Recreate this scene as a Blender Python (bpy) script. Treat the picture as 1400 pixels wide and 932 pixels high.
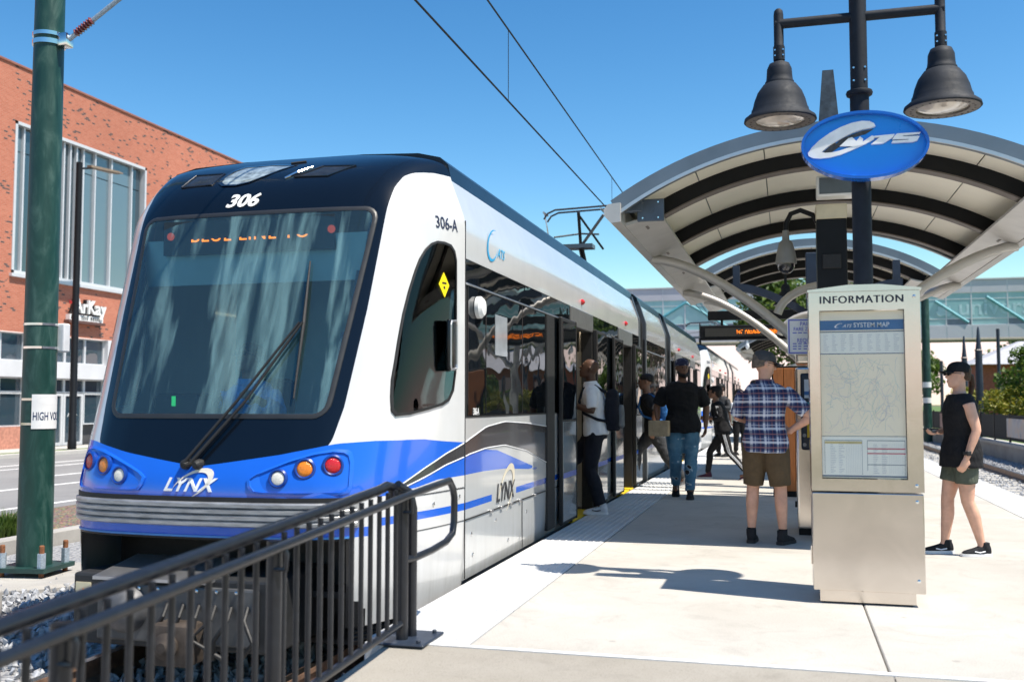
import bpy, bmesh, math, random
from mathutils import Vector, Matrix, Euler, noise
from mathutils.geometry import tessellate_polygon
random.seed(7)
PI = math.pi
R = math.radians
scene = bpy.context.scene
COL = scene.collection
for o in list(bpy.data.objects):
    bpy.data.objects.remove(o)

# ------------------------------------------------------------------ camera
cam_d = bpy.data.cameras.new('Camera')
cam = bpy.data.objects.new('Camera', cam_d)
COL.objects.link(cam)
scene.camera = cam
cam.location = (0, 0, 1.27)
cam.rotation_euler = (R(90 + 3.525), 0, R(15.176))
cam_d.sensor_width = 36
cam_d.lens = 1380 / 1400 * 36
cam_d.clip_start = 0.05
cam_d.clip_end = 3000
cam_d.dof.use_dof = True
cam_d.dof.focus_distance = 9.5
cam_d.dof.aperture_fstop = 2.2
# ------------------------------------------------------------------ sky, sun, exposure
SUN = Vector((0.5, -0.13, 1.0)).normalized()
elev = math.asin(SUN.z)
azim = math.atan2(SUN.x, SUN.y)          # clockwise from +Y
world = bpy.data.worlds.new('World')
scene.world = world
world.use_nodes = True
wn = world.node_tree.nodes
sky = wn.new('ShaderNodeTexSky')
sky.sky_type = 'NISHITA'
sky.sun_disc = False
sky.sun_elevation = elev
sky.sun_rotation = azim
sky.air_density = 1.0
sky.dust_density = 0.15
sky.ozone_density = 2.0
sky.altitude = 200
bg = wn['Background']
bg.inputs[1].default_value = 0.086
# deepen the clear summer blue of the whole dome (per-channel contrast)
wl_ = world.node_tree.links
sep = wn.new('ShaderNodeSeparateColor'); com = wn.new('ShaderNodeCombineColor')
wl_.new(sky.outputs[0], sep.inputs[0])
for ch, (pw_, k_) in enumerate(((2.0, 2.6), (1.45, 1.74), (1.25, 1.52))):
    a_ = wn.new('ShaderNodeMath'); a_.operation = 'MULTIPLY'; a_.inputs[1].default_value = .1344
    b_ = wn.new('ShaderNodeMath'); b_.operation = 'MINIMUM'; b_.inputs[1].default_value = .72
    c_ = wn.new('ShaderNodeMath'); c_.operation = 'POWER'; c_.inputs[1].default_value = pw_
    d_ = wn.new('ShaderNodeMath'); d_.operation = 'MULTIPLY'; d_.inputs[1].default_value = k_ * 7.44
    wl_.new(sep.outputs[ch], a_.inputs[0]); wl_.new(a_.outputs[0], b_.inputs[0]); wl_.new(b_.outputs[0], c_.inputs[0]); wl_.new(c_.outputs[0], d_.inputs[0])
    wl_.new(d_.outputs[0], com.inputs[ch])
wl_.new(com.outputs[0], bg.inputs[0])
sun_d = bpy.data.lights.new('Sun', 'SUN')
sun_d.energy = 5.0
sun_d.angle = R(0.55)
sun_d.color = (1.0, 0.925, 0.81)
sun = bpy.data.objects.new('Sun', sun_d)
COL.objects.link(sun)
sun.rotation_euler = SUN.to_track_quat('Z', 'Y').to_euler()
scene.view_settings.view_transform = 'Standard'
scene.view_settings.look = 'None'
scene.view_settings.gamma = 1.0
scene.view_settings.exposure = 0.66
scene.view_settings.use_curve_mapping = False

# ------------------------------------------------------------------ helpers: materials
def lin(h):
    if isinstance(h, str):
        h = h.lstrip('#')
        c = [int(h[i:i + 2], 16) / 255 for i in (0, 2, 4)]
        return tuple(((v / 12.92) if v <= .04045 else ((v + .055) / 1.055) ** 2.4) for v in c)
    return tuple(h)

class NT:
    def __init__(s, name):
        s.m = bpy.data.materials.new(name)
        s.m.use_nodes = True
        s.t = s.m.node_tree
        s.b = s.t.nodes['Principled BSDF']
        s.out = s.t.nodes['Material Output']
    def n(s, kind, **kw):
        nd = s.t.nodes.new('ShaderNode' + kind)
        for k, v in kw.items():
            setattr(nd, k, v)
        return nd
    def l(s, a, b):
        s.t.links.new(a, b)
    def coord(s, out='Object', scale=None):
        tc = s.n('TexCoord')
        if scale is None:
            return tc.outputs[out]
        mp = s.n('Mapping')
        mp.inputs['Scale'].default_value = scale
        s.l(tc.outputs[out], mp.inputs['Vector'])
        return mp.outputs[0]
    def noise(s, vec, scale, detail=3, rough=.55, dist=0):
        n = s.n('TexNoise')
        n.inputs['Scale'].default_value = scale
        n.inputs['Detail'].default_value = detail
        n.inputs['Roughness'].default_value = rough
        n.inputs['Distortion'].default_value = dist
        s.l(vec, n.inputs['Vector'])
        return n.outputs['Fac']
    def ramp(s, fac, stops):
        r = s.n('ValToRGB')
        el = r.color_ramp.elements
        while len(el) < len(stops):
            el.new(.5)
        for e, (p, c) in zip(el, stops):
            e.position = p
            e.color = (*lin(c), 1) if len(lin(c)) == 3 else c
        s.l(fac, r.inputs[0])
        return r.outputs[0]
    def mix(s, fac, a, b, mode='MIX'):
        m = s.n('Mix', data_type='RGBA', blend_type=mode)
        for inp, v in ((m.inputs['Factor'], fac), (m.inputs['A'], a), (m.inputs['B'], b)):
            if hasattr(v, 'is_linked') or hasattr(v, 'links'):
                s.l(v, inp)
            elif isinstance(v, (int, float)):
                inp.default_value = v
            else:
                inp.default_value = (*lin(v), 1)
        return m.outputs['Result']
    def math(s, op, a, b=0.0):
        m = s.n('Math', operation=op)
        for i, v in enumerate((a, b)):
            if hasattr(v, 'links'):
                s.l(v, m.inputs[i])
            else:
                m.inputs[i].default_value = v
        return m.outputs[0]
    def bump(s, h, strength=.3, dist=.01):
        b = s.n('Bump')
        b.inputs['Strength'].default_value = strength
        b.inputs['Distance'].default_value = dist
        s.l(h, b.inputs['Height'])
        s.l(b.outputs[0], s.b.inputs['Normal'])
    def set(s, **kw):
        for k, v in kw.items():
            k = k.replace('_', ' ')
            if hasattr(v, 'links'):
                s.l(v, s.b.inputs[k])
            elif isinstance(v, (str, tuple, list)) and k in ('Base Color', 'Emission Color'):
                s.b.inputs[k].default_value = (*lin(v), 1)
            else:
                s.b.inputs[k].default_value = v

def simple(name, col, rough=.5, metal=0., var=.12, nscale=6., bump=0., bscale=60., coat=0., spec=.5, stretch=None):
    """a plain surface with a little natural variation in tone and gloss"""
    t = NT(name)
    c = lin(col)
    v = t.coord('Object', stretch) if stretch else t.coord()
    f = t.noise(v, nscale, 4)
    dark = tuple(x * (1 - var) for x in c)
    lite = tuple(min(1, x * (1 + var)) for x in c)
    t.set(Base_Color=t.ramp(f, [(.3, dark), (.7, lite)]), Metallic=metal, Specular_IOR_Level=spec, Coat_Weight=coat)
    t.b.inputs['Coat Roughness'].default_value = .06
    rr = t.n('MapRange')
    rr.inputs['To Min'].default_value = max(.02, rough * .8)
    rr.inputs['To Max'].default_value = min(1, rough * 1.2)
    t.l(t.noise(v, nscale * 2.3, 3), rr.inputs['Value'])
    t.l(rr.outputs[0], t.b.inputs['Roughness'])
    if bump:
        t.bump(t.noise(v, bscale, 3), bump, .01)
    return t.m

def emit(name, col, strength):
    t = NT(name)
    t.set(Base_Color=(.01, .01, .01), Emission_Color=col, Emission_Strength=strength, Roughness=.4)
    return t.m

M = {}
def concrete(name, c1, c2, c3, scale=1.0, speck=.5, rough=.85):
    t = NT(name)
    v = t.coord()
    big = t.noise(v, .9 * scale, 5, .6)
    med = t.noise(v, 6 * scale, 5, .65, .4)
    fine = t.noise(v, 140, 2, .6)
    col = t.ramp(big, [(.3, c1), (.55, c2), (.75, c3)])
    col = t.mix(t.math('MULTIPLY', med, .22), col, tuple(x * .62 for x in lin(c1)))
    sp = t.ramp(fine, [(.36, (.55, .53, .5)), (.46, (1, 1, 1))])
    col = t.mix(speck, col, t.mix(1.0, col, sp, 'MULTIPLY'))
    # scattered dark gum spots and stains
    vo = t.n('TexVoronoi', feature='DISTANCE_TO_EDGE')
    vd = t.n('TexVoronoi')
    vd.inputs['Scale'].default_value = 1.7
    t.l(v, vd.inputs['Vector'])
    spot = t.ramp(vd.outputs['Distance'], [(.02, (1, 1, 1)), (.045, (0, 0, 0))])
    blot = t.ramp(t.noise(v, 2.3 * scale, 6, .7, 1.5), [(.52, (0, 0, 0)), (.76, (1, 1, 1))])
    col = t.mix(t.math('MULTIPLY', blot, .38), col, tuple(x * .5 for x in lin(c1)))
    col = t.mix(t.math('MULTIPLY', spot, .35), col, tuple(x * .35 for x in lin(c1)))
    t.t.nodes.remove(vo)
    t.set(Base_Color=col, Roughness=rough, Specular_IOR_Level=.35)
    t.bump(t.math('ADD', t.math('MULTIPLY', fine, .5), med), .25, .004)
    return t.m
M['concrete'] = concrete('platform concrete', (.43, .405, .365), (.50, .475, .435), (.56, .535, .49))
M['ramp'] = concrete('ramp concrete', (.30, .275, .235), (.345, .32, .28), (.39, .36, .315))
M['oldconc'] = concrete('weathered concrete', (.30, .29, .27), (.40, .385, .36), (.48, .465, .43))
M['asphalt'] = concrete('asphalt', (.21, .21, .215), (.25, .25, .25), (.28, .28, .28), .3, .7)
M['tactile'] = concrete('tactile strip concrete', (.52, .525, .53), (.58, .585, .59), (.64, .645, .65), 1.5, .25)
M['walk'] = concrete('pavement concrete', (.45, .43, .4), (.5, .48, .45), (.55, .53, .5))
M['line'] = simple('road paint', (.75, .75, .74), .7, var=.15, nscale=3)
M['grass'] = simple('grass', (.09, .15, .03), .9, var=.5, nscale=30)
M['earth'] = simple('terrain', (.12, .13, .06), .95, var=.5, nscale=.6)
M['steel'] = None
def stainless(name, col=(.74, .68, .62), rough=.17):
    t = NT(name)
    v = t.coord('Object', (2, 2, 160))
    f = t.noise(v, 1.5, 3)
    w = t.coord()
    smear = t.noise(w, 3.5, 5, .6, .6)
    t.set(Base_Color=t.ramp(smear, [(.3, tuple(x * .86 for x in col)), (.7, col)]), Metallic=1.0)
    rr = t.n('MapRange')
    rr.inputs['To Min'].default_value = rough * .75
    rr.inputs['To Max'].default_value = rough * 1.35
    t.l(smear, rr.inputs['Value'])
    t.l(rr.outputs[0], t.b.inputs['Roughness'])
    t.bump(t.math('ADD', t.math('MULTIPLY', f, .12), t.noise(w, 1.1, 1, .3)), .05, .01)
    return t.m
M['stainless'] = stainless('brushed stainless steel')
M['chrome'] = simple('polished steel bolt', (.75, .75, .74), .15, 1.0, .05)
M['alu'] = simple('anodised aluminium', (.55, .55, .56), .35, .9, .06, 8)
M['black_paint'] = simple('black powder coat', (.009, .011, .016), .33, 0, .25, 25, .06, 220, .1)
M['lamp_paint'] = simple('charcoal lamp paint', (.011, .015, .023), .68, 0, .2, 12, .08, 160, spec=.3)
M['slate'] = simple('slate blue steel paint', (.07, .095, .13), .42, 0, .15, 5)
M['dark_steel'] = simple('dark steel paint', (.006, .007, .009), .5, 0, .2, 5, spec=.25)
M['navy_steel'] = simple('navy steel paint', (.02, .03, .05), .45, 0, .2, 5)
M['fascia'] = simple('grey fascia metal', (.17, .20, .23), .35, .5, .1, 3)
M['silver'] = simple('silver painted steel', (.50, .48, .455), .38, .25, .08, 4)
M['soffit'] = simple('beige soffit panel', (.90, .85, .72), .4, 0, .05, 1.3)
M['green_pole'] = None
t = NT('green pole paint')
v = t.coord('Object', (3, 3, 1))
f = t.noise(v, 2.0, 6, .65, 1.2)
t.set(Base_Color=t.ramp(f, [(.3, (.004, .030, .024)), (.5, (.008, .048, .038)), (.72, (.045, .105, .088))]), Roughness=t.ramp(f, [(.3, (.3, .3, .3)), (.7, (.6, .6, .6))]))
M['green_pole'] = t.m
M['rust'] = simple('rusty bolt', (.22, .09, .04), .8, .2, .35, 60)
M['galv'] = simple('galvanised nut', (.42, .50, .58), .5, .5, .25, 70)
M['rail'] = simple('worn rail steel', (.20, .12, .08), .55, .4, .4, 12)
M['railtop'] = simple('polished rail head', (.5, .47, .44), .25, 1, .1, 8)
M['tie'] = simple('concrete sleeper', (.42, .40, .36), .9, 0, .25, 6, .2, 40)
M['white'] = simple('white enamel', (.78, .78, .77), .35, 0, .05, 6)
M['rubber'] = simple('black rubber', (.012, .012, .013), .6, 0, .2, 20)
M['plastic_grey'] = simple('grey plastic', (.30, .31, .32), .45, 0, .08, 10)
M['beige'] = simple('beige housing', (.62, .55, .40), .5, 0, .08, 6)
M['yellow'] = simple('yellow paint', (.80, .55, .02), .45, 0, .1, 8)
M['red_lens'] = simple('red lens', (.55, .01, .015), .15, 0, .2, 120, .4, 180, .6)
M['amber_lens'] = simple('amber lens', (.85, .24, .01), .15, 0, .2, 120, .4, 180, .6)
M['clear_lens'] = simple('clear lens', (.80, .76, .68), .12, 0, .15, 120, .4, 180, .6)
M['led'] = emit('orange led', (1.0, .22, .01), 1.5)
M['led_red'] = emit('red led', (.8, .10, .05), .35)
M['led_green'] = emit('green display', (.05, .9, .25), .4)
M['tube_light'] = emit('lit lamp tube', (1.0, .78, .5), 2.5)
M['wire'] = simple('overhead wire', (.03, .03, .035), .5, .5)

def dark_glass(name, col=(.008, .011, .014), wob=.05, ior=1.75, rough=.02):
    t = NT(name)
    t.set(Base_Color=col, Roughness=rough, IOR=ior, Specular_IOR_Level=.6)
    v = t.coord('Object', (1, 1, 1.6))
    t.bump(t.noise(v, 1.3, 2, .4), wob, .06)
    return t.m
M['glass_dark'] = dark_glass('tinted train glass', (.004, .006, .008), .10, 1.5)
M['glass_bldg'] = dark_glass('office window glass', (.03, .055, .075), .05, 1.9, .03)
M['glass_bldg2'] = dark_glass('pale office window glass', (.11, .165, .20), .05, 1.9, .05)
t = NT('teal bridge glass')
v = t.coord()
t.set(Base_Color=t.ramp(t.noise(v, .5, 3), [(.35, (.20, .41, .44)), (.65, (.32, .55, .57))]), Roughness=.06, IOR=1.6)
M['glass_teal'] = t.m
t = NT('windscreen glass')
fr = t.n('Fresnel')
fr.inputs['IOR'].default_value = 1.85
tr = t.n('BsdfTransparent')
tr.inputs[0].default_value = (.74, .95, .97, 1)
gl = t.n('BsdfGlossy')
gl.inputs['Roughness'].default_value = .015
gl.inputs['Color'].default_value = (.9, .95, 1, 1)
ms = t.n('MixShader')
t.l(fr.outputs[0], ms.inputs[0]); t.l(tr.outputs[0], ms.inputs[1]); t.l(gl.outputs[0], ms.inputs[2])
# reflections and haze on the glass painted as pale streaks over an even film
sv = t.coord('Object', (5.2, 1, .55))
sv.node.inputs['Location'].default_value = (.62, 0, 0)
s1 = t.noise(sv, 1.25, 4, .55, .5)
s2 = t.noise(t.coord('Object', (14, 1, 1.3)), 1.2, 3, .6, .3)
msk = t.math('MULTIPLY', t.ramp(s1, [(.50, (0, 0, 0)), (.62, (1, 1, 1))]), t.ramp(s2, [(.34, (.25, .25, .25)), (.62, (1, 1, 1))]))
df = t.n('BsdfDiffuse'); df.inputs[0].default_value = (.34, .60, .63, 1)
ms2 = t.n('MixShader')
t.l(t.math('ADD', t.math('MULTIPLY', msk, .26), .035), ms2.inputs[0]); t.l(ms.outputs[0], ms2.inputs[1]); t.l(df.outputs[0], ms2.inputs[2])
t.l(ms2.outputs[0], t.out.inputs[0])
M['windscreen'] = t.m
t = NT('tinted cab side glass')
fr = t.n('Fresnel'); fr.inputs['IOR'].default_value = 1.5
tr = t.n('BsdfTransparent'); tr.inputs[0].default_value = (.56, .64, .66, 1)
gl = t.n('BsdfGlossy'); gl.inputs['Roughness'].default_value = .02
ms = t.n('MixShader')
t.l(fr.outputs[0], ms.inputs[0]); t.l(tr.outputs[0], ms.inputs[1]); t.l(gl.outputs[0], ms.inputs[2])
t.l(ms.outputs[0], t.out.inputs[0])
M['cab_glass'] = t.m
t = NT('acrylic poster cover')
fr = t.n('Fresnel'); fr.inputs['IOR'].default_value = 1.15
tr = t.n('BsdfTransparent'); tr.inputs[0].default_value = (1, 1, 1, 1)
gl = t.n('BsdfGlossy'); gl.inputs['Roughness'].default_value = .08
ms = t.n('MixShader')
t.l(fr.outputs[0], ms.inputs[0]); t.l(tr.outputs[0], ms.inputs[1]); t.l(gl.outputs[0], ms.inputs[2])
t.l(ms.outputs[0], t.out.inputs[0])
M['acrylic'] = t.m

# ------------------------------------------------------------------ helpers: geometry
class MB:
    def __init__(s):
        s.v, s.f, s.mi = [], [], []
    def add(s, vs, fs, mi=0):
        b = len(s.v)
        s.v += [tuple(x) for x in vs]
        s.f += [tuple(i + b for i in f) for f in fs]
        s.mi += [mi] * len(fs)
        return s
    def box(s, a, b, mi=0):
        (x0, y0, z0), (x1, y1, z1) = a, b
        vs = [(x0, y0, z0), (x1, y0, z0), (x1, y1, z0), (x0, y1, z0), (x0, y0, z1), (x1, y0, z1), (x1, y1, z1), (x0, y1, z1)]
        return s.add(vs, [(0, 3, 2, 1), (4, 5, 6, 7), (0, 1, 5, 4), (1, 2, 6, 5), (2, 3, 7, 6), (3, 0, 4, 7)], mi)
    def bev(s, a, b, r=.01, seg=2, mi=0):
        """box with rounded edges"""
        bm = bmesh.new()
        bmesh.ops.create_cube(bm, size=1)
        for q in bm.verts:
            q.co = Vector([(a[i] + b[i]) / 2 + q.co[i] * (b[i] - a[i]) for i in range(3)])
        bmesh.ops.bevel(bm, geom=list(bm.edges), offset=r, segments=seg, affect='EDGES', profile=.5)
        bm.verts.index_update()
        s.add([q.co[:] for q in bm.verts], [[q.index for q in f.verts] for f in bm.faces], mi)
        bm.free()
        return s
    def tube(s, pts, r, n=10, cap=True, mi=0, closed=False):
        pts = [Vector(p) for p in pts]
        k = len(pts)
        rs = r if isinstance(r, (list, tuple)) else [r] * k
        tang = []
        for i in range(k):
            if closed:
                d = pts[(i + 1) % k] - pts[i - 1]
            else:
                d = pts[min(i + 1, k - 1)] - pts[max(i - 1, 0)]
            tang.append(d.normalized() if d.length > 1e-9 else Vector((0, 0, 1)))
        ref = Vector((0, 0, 1)) if abs(tang[0].z) < .9 else Vector((1, 0, 0))
        a = tang[0].cross(ref).normalized()
        vs, fs = [], []
        for i in range(k):
            a = (a - tang[i] * a.dot(tang[i])).normalized()
            b = tang[i].cross(a)
            for j in range(n):
                t_ = 2 * PI * j / n
                vs.append(pts[i] + (a * math.cos(t_) + b * math.sin(t_)) * rs[i])
        for i in range(k if closed else k - 1):
            i2 = (i + 1) % k
            for j in range(n):
                j2 = (j + 1) % n
                fs.append((i * n + j, i * n + j2, i2 * n + j2, i2 * n + j))
        if cap and not closed:
            fs.append(tuple(range(n - 1, -1, -1)))
            fs.append(tuple((k - 1) * n + j for j in range(n)))
        return s.add(vs, fs, mi)
    def lathe(s, prof, c=(0, 0, 0), n=28, axis='z', mi=0, cap=True):
        vs, fs = [], []
        for (r_, h) in prof:
            for j in range(n):
                t_ = 2 * PI * j / n
                p = (r_ * math.cos(t_), r_ * math.sin(t_), h)
                if axis == 'x': p = (h, p[0], p[1])
                elif axis == 'y': p = (p[0], h, p[1])
                vs.append((c[0] + p[0], c[1] + p[1], c[2] + p[2]))
        k = len(prof)
        for i in range(k - 1):
            for j in range(n):
                j2 = (j + 1) % n
                fs.append((i * n + j, i * n + j2, (i + 1) * n + j2, (i + 1) * n + j))
        if cap:
            fs.append(tuple(range(n - 1, -1, -1)))
            fs.append(tuple((k - 1) * n + j for j in range(n)))
        return s.add(vs, fs, mi)
    def prism(s, poly, fn, d0, d1, mi=0):
        """polygon (u,v) mapped by fn(u,v,depth), extruded from depth d0 to d1"""
        n = len(poly)
        tri = tessellate_polygon([[Vector((p[0], p[1], 0)) for p in poly]])
        vs = [fn(p[0], p[1], d0) for p in poly] + [fn(p[0], p[1], d1) for p in poly]
        fs = [tuple(t_) for t_ in tri] + [tuple(i + n for i in reversed(t_)) for t_ in tri]
        fs += [(i, (i + 1) % n, (i + 1) % n + n, i + n) for i in range(n)]
        return s.add(vs, fs, mi)
    def loft(s, rings, cap=True, mi=0):
        n = len(rings[0])
        vs = [p for r_ in rings for p in r_]
        fs = []
        for i in range(len(rings) - 1):
            for j in range(n):
                j2 = (j + 1) % n
                fs.append((i * n + j, i * n + j2, (i + 1) * n + j2, (i + 1) * n + j))
        if cap:
            fs.append(tuple(range(n - 1, -1, -1)))
            fs.append(tuple((len(rings) - 1) * n + j for j in range(n)))
        return s.add(vs, fs, mi)
    def grid(s, nu, nv, fn, mi=0):
        vs = [fn(i / (nu - 1), j / (nv - 1)) for j in range(nv) for i in range(nu)]
        fs = [(j * nu + i, j * nu + i + 1, (j + 1) * nu + i + 1, (j + 1) * nu + i) for j in range(nv - 1) for i in range(nu - 1)]
        return s.add(vs, fs, mi)
    def mesh(s, name, smooth=False, fixn=True):
        me = bpy.data.meshes.new(name)
        me.from_pydata([tuple(map(float, p)) for p in s.v], [], s.f)
        if fixn:
            bm = bmesh.new(); bm.from_mesh(me)
            bmesh.ops.recalc_face_normals(bm, faces=bm.faces)
            bm.to_mesh(me); bm.free()
        if any(s.mi):
            me.polygons.foreach_set('material_index', s.mi)
        if smooth:
            me.polygons.foreach_set('use_smooth', [True] * len(me.polygons))
            try:
                me.set_sharp_from_angle(angle=R(38 if smooth is True else smooth))
            except Exception:
                pass
        me.update()
        return me

def wloc(o):
    p = Vector((0, 0, 0))
    while o is not None:
        p += o.location; o = o.parent
    return p
def link(o, parent=None, world_coords=True):
    COL.objects.link(o)
    if parent is not None:
        o.parent = parent
        if world_coords:
            o.location = -wloc(parent)
    return o
def obj(name, mb, mats, parent=None, smooth=False, wc=True, fixn=True):
    """one mesh object; parts are written in world coordinates unless wc is False"""
    me = mb.mesh(name, smooth, fixn) if isinstance(mb, MB) else mb
    me.name = name
    if not me.materials:
        for m in (mats if isinstance(mats, (list, tuple)) else [mats]):
            me.materials.append(M[m] if isinstance(m, str) else m)
    return link(bpy.data.objects.new(name, me), parent, wc)
def tag(o, label, cat, group=None):
    o['label'] = label; o['category'] = cat
    if group: o['group'] = group
    return o
def thing(name, label, cat, loc=(0, 0, 0), rz=0., group=None):
    o = bpy.data.objects.new(name, None)
    o.empty_display_size = .2
    COL.objects.link(o)
    o.location = loc; o.rotation_euler = (0, 0, rz)
    return tag(o, label, cat, group)
def struct(o, kind='structure'):
    o['kind'] = kind
    return o
def copy_tree(o, parent=None):
    c = o.copy(); COL.objects.link(c); c.parent = parent
    for ch in list(o.children):
        copy_tree(ch, c)
    return c
def interp(x, xs, ys):
    if x <= xs[0]: return ys[0]
    for i in range(len(xs) - 1):
        if x <= xs[i + 1]:
            return ys[i] + (ys[i + 1] - ys[i]) * (x - xs[i]) / (xs[i + 1] - xs[i])
    return ys[-1]
def text_mb(s, fn, size=1., shear=0., bold=0., align='CENTER', d0=0., d1=.002, space=1., clip=None, sx=1.):
    """flat lettering: glyph outline (u,v) mapped by fn(u,v,depth)"""
    cu = bpy.data.curves.new('glyphs', 'FONT')
    cu.body = s; cu.size = size; cu.shear = shear; cu.offset = bold * size
    cu.align_x = align; cu.align_y = 'CENTER'; cu.space_character = space; cu.resolution_u = 3
    cu.extrude = .5
    o = bpy.data.objects.new('glyphs', cu)
    COL.objects.link(o)
    dg = bpy.context.evaluated_depsgraph_get()
    me = bpy.data.meshes.new_from_object(o.evaluated_get(dg))
    bpy.data.objects.remove(o)
    if clip is not None:
        bm = bmesh.new(); bm.from_mesh(me)
        g = list(bm.verts) + list(bm.edges) + list(bm.faces)
        bmesh.ops.bisect_plane(bm, geom=g, plane_co=(0, clip, 0), plane_no=(0, 1, 0), clear_outer=True)
        bm.to_mesh(me); bm.free()
    mb = MB()
    mb.add([fn(q.co.x * sx, q.co.y, d0 if q.co.z < 0 else d1) for q in me.vertices], [tuple(p.vertices) for p in me.polygons])
    bpy.data.meshes.remove(me)
    return mb
def arc(cx, cz, r, a0, a1, n):
    return [(cx + r * math.cos(a0 + (a1 - a0) * i / n), cz + r * math.sin(a0 + (a1 - a0) * i / n)) for i in range(n + 1)]
def crescent(n=28):
    """big 'C' of the transit emblem: slanted tapering crescent in unit coordinates"""
    out, inn = [], []
    for i in range(n + 1):
        a = R(38) + R(285) * i / n
        x, y = math.cos(a), math.sin(a)
        out.append((x * .62, y * .5))
        w = .02 + .20 * math.sin(PI * min(1, i / n * 1.02)) ** .8
        inn.append((x * (.62 - w * 1.25) + .05, y * (.5 - w * .75) + .02 * w))
    pts = out + inn[::-1]
    return [(x + y * .95, y * .78) for x, y in pts]
def ring_pts(c, ax, ay, n=14, e=1.0):
    c, ax, ay = Vector(c), Vector(ax), Vector(ay)
    o = []
    for j in range(n):
        t_ = 2 * PI * j / n
        cx, sx = math.cos(t_), math.sin(t_)
        o.append(c + ax * (math.copysign(abs(cx) ** e, cx)) + ay * (math.copysign(abs(sx) ** e, sx)))
    return o

# ================================================================== THE SETTING
PL, PR, YJ = -2.22, 3.10, 5.13        # platform edges, start of the level platform
ZR = -.36                              # top of rail
ground = struct(obj('ground', MB().grid(41, 41, lambda u, v: (-900 + 1800 * u, -600 + 2000 * v, -.86)), 'earth'))
road = struct(obj('road', MB().box((-27, -40, -.84), (-12.4, 300, -.70)), 'asphalt'))
for nm, x0, y0, y1, dash in (('lane_marking', -23.7, -40, 200, 0), ('lane_marking', -22.4, -40, 200, 0), ('lane_marking', -19.4, -40, 200, 3), ('lane_marking', -17.2, -40, 200, 0), ('lane_marking', -14.1, -40, 200, 0)):
    m = MB()
    y = y0
    while y < y1:
        e = y1 if not dash else y + dash
        m.box((x0, y, -.70), (x0 + .13, e, -.696))
        y = e + 6 if dash else y1
    obj(nm, m, 'line', road)
pave = struct(obj('pavement', MB().box((-30, -40, -.84), (-27.9, 300, -.56)), 'walk'))
obj('kerb', MB().bev((-27.15, -40, -.80), (-26.9, 300, -.55), .03), 'walk', pave)
verge = struct(obj('grass_verge', MB().box((-27.9, -40, -.84), (-27.15, 300, -.57)), 'grass'))
nk = struct(obj('kerb', MB().bev((-12.5, -40, -.84), (-12.2, 300, -.56), .03), 'walk'))
t = NT('brown pebble bed')
v = t.coord()
vo = t.n('TexVoronoi'); vo.inputs['Scale'].default_value = 26
t.l(v, vo.inputs['Vector'])
t.set(Base_Color=t.mix(.5, t.ramp(vo.outputs['Distance'], [(.1, (.36, .27, .2)), (.6, (.12, .09, .07))]), vo.outputs['Color'], 'OVERLAY'), Roughness=.9)
t.bump(vo.outputs['Distance'], .8, .03)
M['pebble'] = t.m
struct(obj('pebble_bed', MB().box((-12.2, -30, -.84), (-9.15, 200, -.52)), 'pebble'))

# --- platform: slabs with open joints, tactile strips with domes, kerb edge
plat = struct(obj('platform', MB().box((PL + .03, YJ + .02, -.84), (PR - .03, 66, -.05)), 'oldconc'))
obj('platform_edge', MB().bev((PL, YJ, -.30), (PL + .10, 66, -.012), .012), 'tactile', plat)
obj('platform_edge', MB().bev((PR - .10, YJ, -.30), (PR, 66, -.012), .012), 'tactile', plat)
TW = .58
cols = [(PL + TW + .01, .446), (.454, PR - TW - .01)]
ys = [YJ + .03, 6.83 + 2.2, 13.4, 18, 23, 29, 36, 44, 54, 66]
for (x0, x1) in cols:
    for a, b in zip(ys[:-1], ys[1:]):
        obj('concrete_slab', MB().bev((x0, a + .004, -.06), (x1, b - .004, 0), .006, 1), 'concrete', plat)
tl = MB()
TL = .915
tl.box((0, .003, -.05), (TW - .004, TL - .003, 0))
nd = 9
for i in range(nd):
    for j in range(14):
        cx, cy = TW * (i + .5) / nd, TL * (j + .5) / 14
        r0, r1, h = .0135, .008, .006
        vs = [(cx + r0 * math.cos(a), cy + r0 * math.sin(a), 0) for a in [k * PI / 3 for k in range(6)]] + [(cx + r1 * math.cos(a), cy + r1 * math.sin(a), h) for a in [k * PI / 3 for k in range(6)]]
        tl.add(vs, [(k, (k + 1) % 6, (k + 1) % 6 + 6, k + 6) for k in range(6)] + [tuple(range(6, 12))])
tile_me = tl.mesh('tactile_tile')
tile_me.materials.append(M['tactile'])
for side in (0, 1):
    y = YJ + .03
    while y < 62:
        o = bpy.data.objects.new('tactile_tile', tile_me)
        COL.objects.link(o); o.parent = plat
        o.location = (PL + .006 if side == 0 else PR - TW - .002, y, 0)
        y += TL
# --- ramp in front of the platform, sloping down towards the viewer
SL = .045
def rz_(y): return -.004 - (YJ - y) * SL
def slab(x0, x1, y0, y1, d=.5):
    m = MB()
    m.add([(x0, y0, rz_(y0)), (x1, y0, rz_(y0)), (x1, y1, rz_(y1)), (x0, y1, rz_(y1)), (x0, y0, rz_(y0) - d), (x1, y0, rz_(y0) - d), (x1, y1, rz_(y1) - d), (x0, y1, rz_(y1) - d)],
          [(0, 1, 2, 3), (7, 6, 5, 4), (0, 4, 5, 1), (1, 5, 6, 2), (2, 6, 7, 3), (3, 7, 4, 0)])
    return m
ramp = struct(obj('ramp', slab(PL + .15, PR, -30, YJ - .004, .8), 'oldconc'))
ramp.location.z = -.012
for x0, x1 in ((PL + .15, .462), (.470, PR)):
    for a, b in ((1.6, YJ - .022), (-2.2, 1.592), (-30, -2.208)):
        obj('concrete_slab', slab(x0, x1, a, b, .05), 'ramp', ramp, wc=False).location.z = .013
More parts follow.
